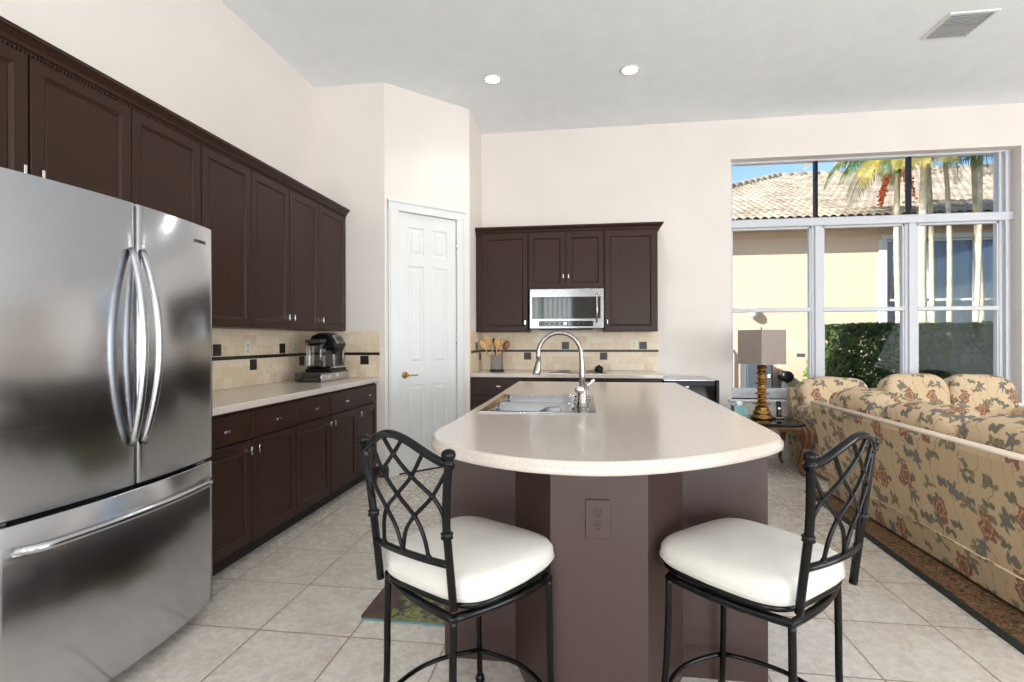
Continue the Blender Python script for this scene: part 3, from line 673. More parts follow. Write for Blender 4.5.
for x, y, r in ((-.2, 5.36, .08), (.1, 5.36, .07), (-.2, 5.58, .07), (.1, 5.58, .08)):
    part('burner_ring', MB().lathe([(r - .003, .9219), (r, .9219), (r, .9226), (r - .003, .9226)], (x, y, 0), 32), M['dark_grey'], ck)
tm = thing('kitchen_timer', 'small round black kitchen timer standing on the cooktop', 'timer', (.165, 5.5, .923))
part('body', MB().lathe([(0, .9235), (.042, .9235), (.045, .935), (.044, .955), (.034, .972), (.015, .98), (0, .98)], (.165, 5.5, 0), 24), M['black'], tm)
part('knob', MB().lathe([(0, .979), (.010, .979), (.012, .986), (.008, .992), (0, .993)], (.165, 5.5, 0), 16), M['dark_grey'], tm)
# utensil crock and spoons
CX, CY = -.925, 5.52
uc = thing('utensil_crock', 'round stainless utensil crock on a black base holding wooden spoons', 'crock', (CX, CY, .914))
part('base', MB().lathe([(0, .9145), (.078, .9145), (.08, .918), (.08, .93), (.076, .934), (0, .934)], (CX, CY, 0), 32), M['black'], uc)
part('cylinder', MB().lathe([(0, .934), (.066, .934), (.068, .937), (.068, 1.09), (.07, 1.093), (.064, 1.093), (.064, .945), (0, .945)], (CX, CY, 0), 32), M['steel'], uc)
def spoon(b, tip, kind, matl, label):
    b, tip = Vector(b), Vector(tip); d = (tip - b).normalized()
    mb = MB(); hd = tip - d * .075
    mb.tube([b, b.lerp(hd, .5), hd], [.0055, .006, .007], 8)
    yv = (Vector((0, 1, 0)) - d * d.y).normalized(); xv = yv.cross(d); q = Matrix((xv, yv, d)).transposed().to_4x4()
    if kind == 'spoon': sb = MB().sphere((0, 0, 0), 1, 8, (.036, .010, .055))
    elif kind == 'spatula': sb = MB().box(-.034, .034, -.004, .004, -.055, .055, .0035)
    elif kind == 'fork':
        sb = MB().box(-.03, .03, -.004, .004, -.055, .0, .0035)
        for k in (-.022, 0, .022): sb.box(k - .007, k + .007, -.004, .004, -.005, .05, .003)
    else: sb = MB().sphere((0, 0, 0), 1, 8, (.02, .02, .036))
    mt = Matrix.Translation(tip - d * .04) @ q
    bmesh.ops.transform(sb.bm, matrix=mt, verts=sb.bm.verts[:])
    tmp = bpy.data.meshes.new('t'); sb.bm.to_mesh(tmp); sb.bm.free(); mb.bm.from_mesh(tmp); bpy.data.meshes.remove(tmp)
    return single('cooking_spoon' if kind == 'spoon' else 'kitchen_' + ('spatula' if kind == 'spatula' else 'fork' if kind == 'fork' else 'ladle'), mb, matl, label, 'utensil', tuple(b), 'utensils in the crock')
spoon((CX + .01, CY - .02, .95), (CX - .175, CY - .03, 1.235), 'spoon', M['wood_spoon'], 'pale wooden spoon leaning furthest left out of the crock')
spoon((CX + .02, CY + .02, .95), (CX - .11, CY + .01, 1.27), 'spatula', M['wood_spoon'], 'wooden spatula leaning left behind the leftmost spoon in the crock')
spoon((CX - .01, CY + .02, .95), (CX - .035, CY + .03, 1.28), 'ladle', M['black'], 'black ladle standing upright in the utensil crock')
spoon((CX + .0, CY - .03, .95), (CX + .005, CY - .02, 1.265), 'spoon', M['wood_spoon'], 'wide wooden spoon standing upright in the middle of the crock')
spoon((CX - .02, CY + .0, .95), (CX + .075, CY + .01, 1.26), 'fork', M['wood_spoon'], 'slotted wooden fork leaning right in the crock')
spoon((CX - .02, CY - .02, .95), (CX + .12, CY + .0, 1.23), 'spoon', M['table_wood'], 'brown wooden spoon leaning furthest right out of the crock')
# wine cooler beside the counter
wc = thing('wine_cooler', 'black glass-door wine cooler with steel top right of the back counter', 'cooler', (1.045, 5.5, 0))
part('body', MB().box(.79, 1.30, 5.24, 5.79, .012, .85, .004), M['black'], wc)
part('top', MB().box(.78, 1.29, 5.2, 5.795, .851, .86, .003), M['steel'], wc)
dd = part('door', MB().panel((.79, 5.238, .05), (.51, 0, 0), (0, 0, .795), (0, -1, 0), [(0, 0), (0, .026), (.003, .03), (.04, .03), (.044, .024)]), M['black'], wc)
part('glass', MB().box(.835, 1.255, 5.212, 5.216, .095, .80), M['black_gloss'], dd)
part('handle', MB().box(1.262, 1.292, 5.165, 5.207, .14, .862, .006), M['black'], dd)
part('display', MB().box(.99, 1.02, 5.209, 5.2115, .788, .798), M['led'], dd)
for z in (.2, .36, .52, .66, .75):
    part('shelf', MB().box(.845, 1.245, 5.2165, 5.2195, z, z + .008), M['nickel'], wc)
part('foot', MB().box(.8, .84, 5.28, 5.32, 0, .013), M['black'], wc)

# ------------------------------------------------------------------ coffee maker
cm = thing('storage_drawer', 'low grey glass-front pod drawer under the coffee maker', 'drawer', (-2.26, 4.13, .914))
part('body', MB().box(-2.43, -2.10, 3.92, 4.35, .9145, .985, .006), M['smoke'], cm)
part('frame', MB().box(-2.43, -2.10, 3.92, 4.35, .978, .99, .004).box(-2.425, -2.105, 3.925, 4.345, .9142, .922).box(-2.43, -2.35, 3.925, 4.345, .922, .98), M['dark_grey'], cm)
for k in range(5):
    part('coffee_pod', MB().lathe([(0, .924), (.018, .924), (.023, .962), (.025, .966), (0, .967)], (-2.14, 3.97 + k * .08, 0), 16), M['white_plastic'] if k % 2 else M['black'], cm)
part('front_rail', MB().box(-2.1, -2.094, 3.925, 4.345, .92, .98, .002).box(-2.094, -2.09, 4.04, 4.10, .94, .965, .001).box(-2.094, -2.09, 4.16, 4.22, .94, .965, .001), M['steel'], cm)
km = thing('coffee_maker', 'black and silver single-serve coffee maker with clear water tank on the pod drawer', 'coffee maker', (-2.26, 4.13, .991))
part('base', MB().box(-2.41, -2.12, 3.99, 4.29, .991, 1.02, .008), M['black'], km)
part('body', MB().box(-2.41, -2.26, 4.055, 4.285, 1.02, 1.27, .02, 3), M['black'], km)
head = MB()
rr = []
for x, z0, z1 in ((-2.42, 1.2, 1.26), (-2.40, 1.19, 1.30), (-2.33, 1.19, 1.318), (-2.24, 1.17, 1.318), (-2.17, 1.165, 1.30), (-2.135, 1.175, 1.27), (-2.12, 1.19, 1.245)):
    ring = []
    for k in range(24):
        a = 2 * pi * k / 24; f = lambda w: (1 if w >= 0 else -1) * abs(w) ** .5
        ring.append((x, 4.17 + f(cos(a)) * .1, (z0 + z1) / 2 + f(sin(a)) * (z1 - z0) / 2))
    rr.append(ring)
head.rings(rr); part('brew_head', head, M['black'], km)
hm = Matrix.Translation((-2.135, 4.17, 1.262)) @ Matrix.Rotation(radians(52), 4, 'Y')
hd = part('handle', MB().panel((-.045, -.075, -.004), (.09, 0, 0), (0, .15, 0), (0, 0, 1), [(0, 0), (.004, .014), (.016, .016), (.022, .008)]), M['nickel'], km)
for v in hd.data.vertices: v.co = Matrix.Translation(-Vector(km.location)) @ hm @ (v.co + Vector(km.location))
sc = part('display', MB().box(-.022, .022, -.05, .05, .006, .009), M['black_gloss'], km)
for v in sc.data.vertices: v.co = Matrix.Translation(-Vector(km.location)) @ hm @ (v.co + Vector(km.location))
part('side_panel', MB().box(-2.262, -2.25, 4.235, 4.28, 1.03, 1.2, .004).box(-2.262, -2.14, 4.255, 4.285, 1.02, 1.19, .006), M['nickel'], km)
part('spout', MB().lathe([(0, 1.135), (.018, 1.135), (.03, 1.17), (0, 1.18)], (-2.19, 4.17, 0), 20), M['black'], km)
part('drip_tray', MB().box(-2.25, -2.125, 4.07, 4.27, 1.02, 1.036, .004), M['steel'], km)
wt = part('water_tank', MB().box(-2.39, -2.20, 3.965, 4.048, 1.022, 1.23, .02, 3), M['smoke'], km)
part('tank_lid', MB().box(-2.395, -2.195, 3.96, 4.05, 1.23, 1.262, .012, 3), M['dark_grey'], wt)

cm.location = (-2.2, 4.15, .914); cm.scale = (.68, 1.16, 1); km.location = (-2.17, 4.15, .991); km.scale = (.75, 1.02, 1)

# ------------------------------------------------------------------ refrigerator
FY0, FYM, FY1 = 1.258, 1.712, 2.168
def fx(y): return -1.688 + .046 * (1 - ((y - FYM) / .456) ** 2)
def fdoor(y0, y1, z0, z1, r=.008):
    mb = MB(); n = 16; ysx = [y0 + (y1 - y0) * (.5 - .5 * cos(pi * i / n)) for i in range(n + 1)]
    prof = []
    for y in ysx: 
        e = min(y - y0, y1 - y) ; prof.append((fx(y) - (r - sqrt(max(0, r * r - (r - min(e, r)) ** 2))), y))
    poly = prof + [(-1.775, y1), (-1.775, y0)]
    rr = []
    cx = sum(p[0] for p in poly) / len(poly)
    for z, ins in ((z0, .004), (z0 + .004, 0), (z1 - .004, 0), (z1, .004)):
        rr.append([(x - (ins if i < len(prof) else 0), y, z) for i, (x, y) in enumerate(poly)])
    mb.rings(rr, smooth=False)
    for f in mb.bm.faces:
        f.smooth = len(f.verts) == 4
    return mb
fr = thing('refrigerator', 'large stainless french-door refrigerator with curved handles and bottom freezer drawer', 'refrigerator', (-2.1, FYM, 0))
part('body', MB().box(-2.47, -1.78, FY0 + .004, FY1 - .004, .03, 1.742, .004), M['dark_grey'], fr)
for nm, a, b, hy in (('door', FY0, FYM - .004, 1.674), ('door', FYM + .004, FY1, 1.743)):
    d = part(nm, fdoor(a, b, .722, 1.764), M['steel'], fr)
    pts = []
    for i in range(21):
        q = i / 20; z = .872 + (1.592 - .872) * q; bow = sin(pi * q)
        pts.append((fx(hy) + .008 + .062 * bow ** .8, hy - .004 + (.012 if hy < FYM else -.012) * (1 - bow), z))
    part('handle', MB().tube(pts, .0145, 12, flat=.8, up=(1, 0, 0)), M['steel'], d)
d = part('freezer_drawer', fdoor(FY0, FY1, .062, .706), M['steel'], fr)
pts = []
for i in range(25):
    q = i / 24; y = 1.307 + q * (2.107 - 1.307); e = min(q, 1 - q)
    pts.append((fx(y) + .012 + .04 * min(1, e / .07) ** .5, y, .632))
part('handle', MB().tube(pts, .015, 12), M['steel'], d)
part('hinge_cover', MB().box(-1.78, -1.72, FY1 - .06, FY1 - .01, .707, .72, .002), M['steel'], fr)
part('hinge_cover', MB().box(-1.78, -1.70, FY0 + .01, FY0 + .06, .707, .72, .002), M['steel'], fr)
part('base_grille', MB().box(-2.46, -1.78, FY0 + .02, FY1 - .02, .0, .06), M['black'], fr)
cu = bpy.data.curves.new('badge', 'FONT'); cu.body = 'SAMSUNG'; cu.size = .018; cu.extrude = .0006; cu.align_x = 'CENTER'
tmpo = bpy.data.objects.new('tmp', cu); COL.objects.link(tmpo); bpy.context.view_layer.update()
me = bpy.data.meshes.new_from_object(tmpo.evaluated_get(bpy.context.evaluated_depsgraph_get())); bpy.data.objects.remove(tmpo)
bg = bpy.data.objects.new('badge', me); COL.objects.link(bg); me.materials.append(M['dark_grey']); bg.parent = fr
bg.matrix_local = Matrix.Translation(Vector((fx(2.07) + .0012, 2.07, 1.685)) - Vector(fr.location)) @ Matrix(((0, 0, 1, 0), (1, 0, 0, 0), (0, 1, 0, 0), (0, 0, 0, 1))) @ Matrix.Rotation(.17, 4, 'Y')

# ------------------------------------------------------------------ island
def smooth_poly(pts, n=6):
    out = []
    for i in range(len(pts) - 1):
        p0 = Vector(pts[max(i - 1, 0)]); p1 = Vector(pts[i]); p2 = Vector(pts[i + 1]); p3 = Vector(pts[min(i + 2, len(pts) - 1)])
        for k in range(n):
            t_ = k / n
            out.append(0.5 * ((2 * p1) + (-p0 + p2) * t_ + (2 * p0 - 5 * p1 + 4 * p2 - p3) * t_ ** 2 + (-p0 + 3 * p1 - 3 * p2 + p3) * t_ ** 3))
    out.append(Vector(pts[-1])); return out
front = [(-.555, 2.08), (-.562, 1.95), (-.55, 1.83), (-.50, 1.70), (-.42, 1.61), (-.31, 1.53), (-.185, 1.475), (-.065, 1.45), (.046, 1.45), (.16, 1.477), (.28, 1.53), (.41, 1.612), (.56, 1.735), (.655, 1.84), (.70, 1.94), (.712, 2.08)]
outline = smooth_poly(front) + [Vector((.722, 3.0)), Vector((.735, 4.22)), Vector((-.537, 4.22)), Vector((-.54, 3.0))]
def offset_poly(P, d):
    n = len(P); out = []
    for i in range(n):
        a = (P[i] - P[i - 1]).normalized(); b = (P[(i + 1) % n] - P[i]).normalized()
        na, nb = Vector((-a.y, a.x)), Vector((-b.y, b.x)); m = (na + nb).normalized(); m = m / max(.5, m.dot(na)); out.append(P[i] + m * d)
    return out
isl = thing('kitchen_island', 'brown painted kitchen island with rounded beige quartz top and bowed front', 'island', (.09, 2.9, 0))
base = [(-.545, 1.99), (-.262, 1.99), (-.104, 1.645), (.198, 1.645), (.365, 1.99), (.665, 1.99), (.675, 4.16), (-.50, 4.16)]
SKX0, SKX1, SKY0, SKY1 = -.475, .045, 2.40, 3.14
bd = MB(); bd.prism(base, 0.0, .70)
# upper part of the base leaves room for the sink bowls
bd.prism([(-.545, 1.99), (-.262, 1.99), (-.104, 1.645), (.198, 1.645), (.365, 1.99), (.665, 1.99), (.665, 2.36), (-.545, 2.36)], .70, .872)
bd.prism([(.10, 2.36), (.667, 2.36), (.675, 4.16), (.10, 4.16)], .70, .872); bd.prism([(-.52, 3.2), (.10, 3.2), (.10, 4.16), (-.50, 4.16)], .70, .872)
bd.prism([(-.545, 2.36), (-.50, 2.36), (-.50, 3.2), (-.52, 3.2)], .70, .872)
part('base', bd, M['island'], isl)
# countertop with sink cut-out (a bridged ring of quads)
tp = MB()
def ringz(P, d, z): return [tp.bm.verts.new((p.x, p.y, z)) for p in offset_poly(P, d)]
lv = [ringz(outline, .006, .874), ringz(outline, 0, .878), ringz(outline, 0, .896), ringz(outline, .006, .8985), ringz(outline, .007, .906), ringz(outline, .010, .911), ringz(outline, .015, .914)]
n = len(outline)
for a, b in zip(lv, lv[1:]):
    for i in range(n): f = tp.bm.faces.new((a[i], a[(i + 1) % n], b[(i + 1) % n], b[i])); f.smooth = i < 90
hole = [Vector(p) for p in ((SKX0, SKY0), (SKX1, SKY0), (SKX1, SKY1), (SKX0, SKY1))]
ht = [tp.bm.verts.new((p.x, p.y, .914)) for p in hole]; hb_ = [tp.bm.verts.new((p.x, p.y, .874)) for p in hole]
for i in range(4): tp.bm.faces.new((ht[i], hb_[i], hb_[(i + 1) % 4], ht[(i + 1) % 4]))
def fill_between(outer, inner):
    es = []
    for loop in (outer, inner):
        for i in range(len(loop)):
            e = tp.bm.edges.get((loop[i], loop[(i + 1) % len(loop)])) or tp.bm.edges.new((loop[i], loop[(i + 1) % len(loop)])); es.append(e)
    bmesh.ops.triangle_fill(tp.bm, edges=es, use_beauty=True)
fill_between(lv[-1], ht); fill_between(lv[0], hb_)
part('countertop', tp, M['counter'], isl)
outlet((0.045, 1.6445, .692), (0, -1, 0), 'brown wall outlet on the front of the island between the two stools', M['brown_plastic'], M['brown_plastic'], .078, .122)

# sink
sk = thing('kitchen_sink', 'stainless double-bowl drop-in sink set in the island countertop', 'sink', (-.2, 2.77, .914))
ri = MB(); x0, x1, y0, y1 = SKX0 - .014, SKX1 + .014, SKY0 - .014, SKY1 + .014
bowls = [(SKX0 + .03, SKX1 - .085, SKY0 + .02, 2.755), (SKX0 + .03, SKX1 - .085, 2.785, SKY1 - .02)]
zr = .9195
def q4(a, b, c, d): ri.bm.faces.new([ri.bm.verts.new(p) for p in (a, b, c, d)])
bx0, bx1 = bowls[0][0], bowls[0][1]; by = [bowls[0][2], bowls[0][3], bowls[1][2], bowls[1][3]]
ri.box(x0, bx0, y0, y1, .9145, zr, .002).box(bx1, x1, y0, y1, .9145, zr, .002).box(bx0, bx1, y0, by[0], .9145, zr, .002).box(bx0, bx1, by[3], y1, .9145, zr, .002).box(bx0, bx1, by[1], by[2], .9, zr - .001, .002)
part('rim', ri, M['steel_sink'], sk)
def rrect(x0, x1, y0, y1, r, z, n=6):
    pts = []
    for cx, cy, a0 in ((x1 - r, y0 + r, -pi / 2), (x1 - r, y1 - r, 0), (x0 + r, y1 - r, pi / 2), (x0 + r, y0 + r, pi)):
        for k in range(n + 1): a = a0 + pi / 2 * k / n; pts.append((cx + r * cos(a), cy + r * sin(a), z))
    return pts
for a, b, c, d in bowls:
    mb = MB(); rr = [rrect(a - .006, b + .006, c - .006, d + .006, .015, zr - .0015), rrect(a + .003, b - .003, c + .003, d - .003, .085, zr - .003), rrect(a + .008, b - .008, c + .008, d - .008, .09, .80), rrect(a + .02, b - .02, c + .02, d - .02, .09, .755), rrect(a + .05, b - .05, c + .05, d - .05, .05, .74), rrect((a + b) / 2 - .04, (a + b) / 2 + .04, (c + d) / 2 - .04, (c + d) / 2 + .04, .04, .738)]
    mb.rings(rr, cap0=False); bo = part('bowl', mb, M['steel_sink'], sk)
    part('drain', MB().lathe([(0, .7385), (.03, .7385), (.042, .741), (.044, .7395), (.044, .738)], ((a + b) / 2, (c + d) / 2, 0), 24), M['chrome'], bo)
# faucet
FXc, FYc = -.005, 2.62
fa = thing('kitchen_faucet', 'brushed nickel gooseneck pull-down faucet at the right side of the sink', 'faucet', (FXc, FYc, .9195))
part('base', MB().lathe([(0, .9195), (.03, .9195), (.031, .925), (.026, .931), (.0235, .94), (.0235, 1.02), (.02, 1.03), (0, 1.03)], (FXc, FYc, 0), 24), M['nickel'], fa)
pts = [(FXc, FYc, .99), (FXc, FYc, 1.08), (FXc - .002, FYc, 1.15)]
R_, cz = .108, 1.18
for i in range(17):
    a = pi * i / 16 * 1.08
    pts.append((FXc - .004 - R_ + R_ * cos(a), FYc - .02 * i / 16, cz + R_ * 1.02 * sin(a)))
part('spout', MB().tube(pts, [.017, .0145, .0125] + [.0115] * 17, 14), M['nickel'], fa)
e = Vector(pts[-1]); dd_ = (e - Vector(pts[-2])).normalized(); dd_ = (dd_ + Vector((-.30, 0, 0))).normalized()
part('spray_head', MB().tube([e - dd_ * .004, e + dd_ * .01, e + dd_ * .025, e + dd_ * .05, e + dd_ * .07, e + dd_ * .075], [.0115, .0135, .0145, .0185, .0205, .0185], 16), M['nickel'], fa)
lb = MB().sphere((FXc - .012, FYc - .022, 1.005), .026, 10, (1, .9, .8)).tube([(FXc, FYc - .03, 1.01), (FXc + .03, FYc - .045, 1.03), (FXc + .06, FYc - .05, 1.06)], [.008, .0075, .006], 10)
part('lever', lb, M['chrome'], fa)
sdp = thing('soap_dispenser', 'small brushed nickel soap dispenser behind the faucet on the sink rim', 'dispenser', (.02, 2.93, .9195))
part('bottle_neck', MB().lathe([(0, .9195), (.02, .9195), (.021, .925), (.014, .932), (.011, .96), (.011, .985), (.013, .99), (0, .994)], (.02, 2.93, 0), 20), M['nickel'], sdp)
part('spout', MB().tube([(.02, 2.93, .985), (0, 2.93, .992), (-.03, 2.93, .986)], [.006, .0055, .0045], 8), M['nickel'], sdp)

# ------------------------------------------------------------------ bar stools
def crv(ctrl, n=6):
    P = [Vector(p) for p in ctrl]; out = []
    for i in range(len(P) - 1):
        p0, p1, p2, p3 = P[max(i - 1, 0)], P[i], P[i + 1], P[min(i + 2, len(P) - 1)]
        for k in range(n):
            t_ = k / n; out.append(0.5 * ((2 * p1) + (-p0 + p2) * t_ + (2 * p0 - 5 * p1 + 4 * p2 - p3) * t_ ** 2 + (-p0 + 3 * p1 - 3 * p2 + p3) * t_ ** 3))
    out.append(P[-1]); return out
def backsurf(u, h): return Vector((.2 * u, -.205 - .038 * (1 - min(1, (u / .9) ** 2)) - .05 * max(0, (h - .56) / .4), h))
def postx(h):
    if h < .76: return .74 + .02 * (h - .56)
    q = (h - .76) / .2; return .744 + .12 * q ** 1.4
def make_stool(label, loc, rz, seat_turn):
    t = thing('bar_stool', label, 'bar stool', loc, rz, None); I = M['iron']
    hs = .178; zf = .52; SEAT = []; _p = part
    def spart(*a, **k):
        o = _p(*a, **k)
        if a[3] is t: SEAT.append(o)
        return o
    # legs
    for sx, sy in ((-1, -1), (1, -1), (1, 1), (-1, 1)):
        sp = .012 if sy < 0 else (.03 if sx < 0 else .014)
        P_ = [(sx * hs, sy * hs, zf), (sx * (hs + .002), sy * (hs + .002), .38), (sx * (hs + sp * .3), sy * (hs + sp * .3), .2), (sx * (hs + sp), sy * (hs + sp), .012)]
        lg = part('leg', MB().tube(crv(P_, 5), .0105, 12), I, t, local=True)
        part('foot_cap', MB().lathe([(0, 0), (.016, 0), (.018, .008), (.014, .022), (.0115, .026), (0, .026)], (sx * (hs + sp), sy * (hs + sp), 0), 14), I, lg, local=True)
    # lower frame ring, sides bowed outward
    ring = []
    cn = [(-1, -1), (1, -1), (1, 1), (-1, 1)]
    for k in range(4):
        a, b = Vector(cn[k]), Vector(cn[(k + 1) % 4])
        for i in range(8):
            q = i / 8; m = a.lerp(b, q) * hs; nrm = (a + b) / 2; ring.append((m.x + nrm.x * .018 * sin(pi * q), m.y + nrm.y * .018 * sin(pi * q), zf))
    part('leg_frame', MB().tube(ring, .0125, 12, closed=True), I, t, local=True)
    fr_ = []
    for k in range(4):
        a, b = Vector(cn[k]), Vector(cn[(k + 1) % 4]); arc = []
        for i in range(11):
            q = i / 10; m = a.lerp(b, q) * (hs + .012); nrm = (a + b) / 2; arc.append((m.x + nrm.x * .055 * sin(pi * q), m.y + nrm.y * .055 * sin(pi * q), .128))
        part('foot_rest', MB().tube(arc, .008, 10), I, t, local=True)
    # swivel
    sw = MB().box(-.09, .09, -.09, .09, zf + .004, zf + .016, .003).box(-.09, .09, -.09, .09, zf + .02, zf + .026, .003).lathe([(0, zf + .014), (.07, zf + .014), (.07, zf + .022), (0, zf + .022)])
    for s_ in (-1, 1):
        sw.tube([(-hs, s_ * hs * .35, zf), (hs, s_ * hs * .35, zf)], .008, 8)
        sw.tube([(-.18, s_ * .07, zf + .027), (.18, s_ * .07, zf + .027)], .008, 8)
    part('swivel_plate', sw, I, t, local=True)
    # seat ring + cushion: rounded square, back corners at the posts
    def seat_ring(z, sc_, n=40):
        pts = []
        for k in range(n):
            a = 2 * pi * k / n; f = lambda w: (1 if w >= 0 else -1) * abs(w) ** .44
            x, y = f(cos(a)), f(sin(a)); w_ = .212 if y > 0 else .212 - .02 * (-y)
            pts.append((x * w_ * sc_, (y * .208 + .008) * sc_ + (.0), z))
        return pts
    spart('seat_frame', MB().tube(seat_ring(.549, .97), .0105, 10, closed=True), I, t, local=True)
    cmb = MB(); prof = [(.60, .556), (.94, .554), (1.01, .558), (1.038, .570), (1.045, .587), (1.035, .603), (.99, .617), (.90, .627), (.6, .637), (.3, .641)]
    cmb.rings([seat_ring(z, s_) for s_, z in prof]); spart('seat_cushion', cmb, M['cushion_white'], t, local=True)
    piping = MB().tube(seat_ring(.575, 1.044), .0035, 6, closed=True); spart('cushion_piping', piping, M['cushion_white'], t, local=True)
    # back posts
    for s_ in (-1, 1):
        pp = [backsurf(s_ * postx(h), h) for h in (.552, .6, .66, .72, .76, .80, .85, .90, .945)]
        po = spart('back_post', MB().tube(crv(pp, 3), .0112, 12), I, t, local=True)
        c = pp[-1]
        spart('finial', MB().lathe([(0, -.006), (.013, -.006), (.017, -.001), (.013, .004), (.012, .007), (.0175, .013), (.019, .021), (.0165, .029), (.009, .034), (0, .036)], c, 16), I, po, local=True)
        cc = backsurf(s_ * postx(.76), .752); spart('collar', MB().lathe([(.0125, -.010), (.017, -.006), (.0145, 0), (.017, .006), (.0125, .010)], cc, 14), I, po, local=True)
    rail = []
    for i in range(33):
        u = -.91 + 1.82 * i / 32; h = .938 + .068 * cos(pi * u / 1.82) ** 1.6 if abs(u) < .909 else .938
        rail.append(backsurf(u, h))
    spart('top_rail', MB().tube(rail, .0112, 12), I, t, local=True)
    spart('lower_rail', MB().tube([backsurf(-.76 + 1.52 * i / 16, .672 + .008 * cos(pi * (i / 16 - .5))) for i in range(17)], .010, 10), I, t, local=True)
    A = [(-.19, .995), (0, .952), (.295, .899), (.59, .852), (.71, .812), (.765, .762)]
    B = [(.52, .968), (.295, .899), (0, .842), (-.28, .791), (-.4, .742), (-.45, .682)]
    Cc = [(.88, .945), (.59, .852), (.28, .791), (.10, .745), (.0, .682)]
    for S_ in (A, B, Cc):
        for s_ in (-1, 1):
            fine = crv([(u * s_, h, 0) for u, h in S_], 5)
            spart('lattice_rod', MB().tube([backsurf(p.x, p.y) for p in fine], .0057, 8), I, t, local=True)
    for u, h in ((0, .952), (.295, .899), (-.295, .899), (.59, .852), (-.59, .852), (0, .842), (.28, .791), (-.28, .791), (0, .684), (.45, .684), (-.45, .684)):
        spart('lattice_knot', MB().sphere(backsurf(u, h), 0.0085, 6), I, t, local=True)
    for o in SEAT: o.rotation_euler = (0, 0, seat_turn); o['turns'] = 1
    return t
st1 = make_stool('black wrought-iron bar stool with white seat, left one, by the printed mat', (-.358, 1.574, 0), radians(-41), radians(11.5))
st2 = copy_tree(st1, (.513, 1.67, 0), radians(49.5), 'black wrought-iron bar stool with white seat, right one, nearest the sofa', None)
for c_ in st2.children:
    if c_.get('turns'): c_.rotation_euler = (0, 0, radians(-8))
for s_ in (st1, st2): s_['group'] = 'bar stools at the island'

# kitchen mat
single('kitchen_mat', MB().prism([(p[0], p[1]) for p in rrect(-1.0, -.56, 2.2, 2.80, .035, 0)], .001, .007), M['mat'], 'dark printed kitchen mat with green and teal picture on the tile floor', 'mat', (-.78, 2.5, 0))

# ------------------------------------------------------------------ living area
ORG = Vector((0, 0, 0))
rg = thing('area_rug', 'brown floral area rug with dark green border under the long sofa', 'rug', (3.2, 3.2, 0))
def rugpt(x, y): a = radians(-1.6); return ((x - 1.79) * cos(a) - (y - 3.4) * sin(a) + 1.79, (x - 1.79) * sin(a) + (y - 3.4) * cos(a) + 3.4)
part('pile', MB().prism([rugpt(1.80, 1.53), rugpt(4.62, 1.53), rugpt(4.62, 4.48), rugpt(1.80, 4.48)], .001, .012), M['rug'], rg)
part('border', MB().prism([rugpt(1.76, 1.49), rugpt(4.66, 1.49), rugpt(4.66, 4.52), rugpt(1.76, 4.52)], .0005, .010), M['rug_border'], rg)
def sofa(name, label, cat, loc, rz, W, D, nc, H=.75, lean=.14, cush_h=.86, z0=.014, hi=None, back_drop=0.0, arms=True):
    t = thing(name, label, cat, loc, rz, None); F, FC = M['floral'], M['floral_c']; h = W / 2; kw = dict(local=True, uv=True)
    ft = MB()
    # back: leaning slab with a flat top ledge
    bk = MB(); pts = [(0.0, z0 + .02), (-lean, H - .03), (-lean + .004, H - .006), (-lean + .012, H), (-lean + .05, H + .002), (-lean + .062, H - .012), (.19, z0 + .35), (.19, z0 + .02)]
    bk.rings([[(x, y, z) for y, z in pts] for x in (-h, h)], smooth=False); part('back', bk, F, t, **kw)
    part('ledge', MB().tube([(-h, -lean + .03, H + .002), (h, -lean + .03, H + .002)], .032, 12, flat=.4), M['ledge_lit'], t, **kw)
    part('base', MB().box(-h + .005, h - .005, .19, D, z0 + .05, .30, .015), F, t, **kw)
    # skirt welt line
    part('welt', MB().tube([(-h, -.034 * lean / .14 - .004, .20), (h, -.034 * lean / .14 - .004, .20)], .0055, 8), FC, t, **kw)
    aw = .17
    if arms:
        for s_ in (-1, 1):
            am = MB(); xo = s_ * (h - .006); xi = s_ * (h - aw)
            am.box(min(xo, xi), max(xo, xi), .05, D + .02, z0 + .02, .50, .02)
            arm = part('arm', am, F, t, **kw)
            rl = MB(); n_ = 12
            rl.tube([(s_ * (h - aw / 2), .06, .515), (s_ * (h - aw / 2), .3, .53), (s_ * (h - aw / 2), D - .02, .52), (s_ * (h - aw / 2), D + .02, .515)], [.085, .095, .095, .07], 18)
            part('arm_roll', rl, FC, arm, **kw)
    cw = (W - 2 * aw) / nc
    for i in range(nc):
        cx = -h + aw + cw * (i + .5)
        part('seat_cushion', MB().pillow((cx, .19 + (D - .16) / 2, .39), (cw * .99, D - .14, .20), .35, .28, wob=.03), FC, t, **kw)
    cwb = (W - .12) / nc
    for i in range(nc):
        cx = -h + .06 + cwb * (i + .5); ch = (hi[i] if hi else cush_h)
        zc = (ch + .44) / 2
        mt = Matrix.Rotation(radians(12), 4, 'X')
        part('back_cushion', MB().pillow((cx, .075 - .0, zc), (cwb * 1.01, .25, ch - .42), .55, .38, mtx=mt, wob=.06), FC, t, **kw)
    for sx in (-h + .08, h - .08):
        for sy in (.08, D - .05): ft.box(sx - .03, sx + .03, sy - .03, sy + .03, z0, z0 + .06)
    part('feet', ft, M['wood_dark'], t, local=True)
    return t
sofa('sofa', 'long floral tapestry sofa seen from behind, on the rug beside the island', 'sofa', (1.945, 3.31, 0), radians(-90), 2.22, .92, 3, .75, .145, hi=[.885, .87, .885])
sofa('armchair', 'floral tapestry armchair by the end table and lamp, beneath the window', 'armchair', (2.475, 5.66, 0), radians(180), .75, .80, 1, .74, .05, .86, z0=.002)
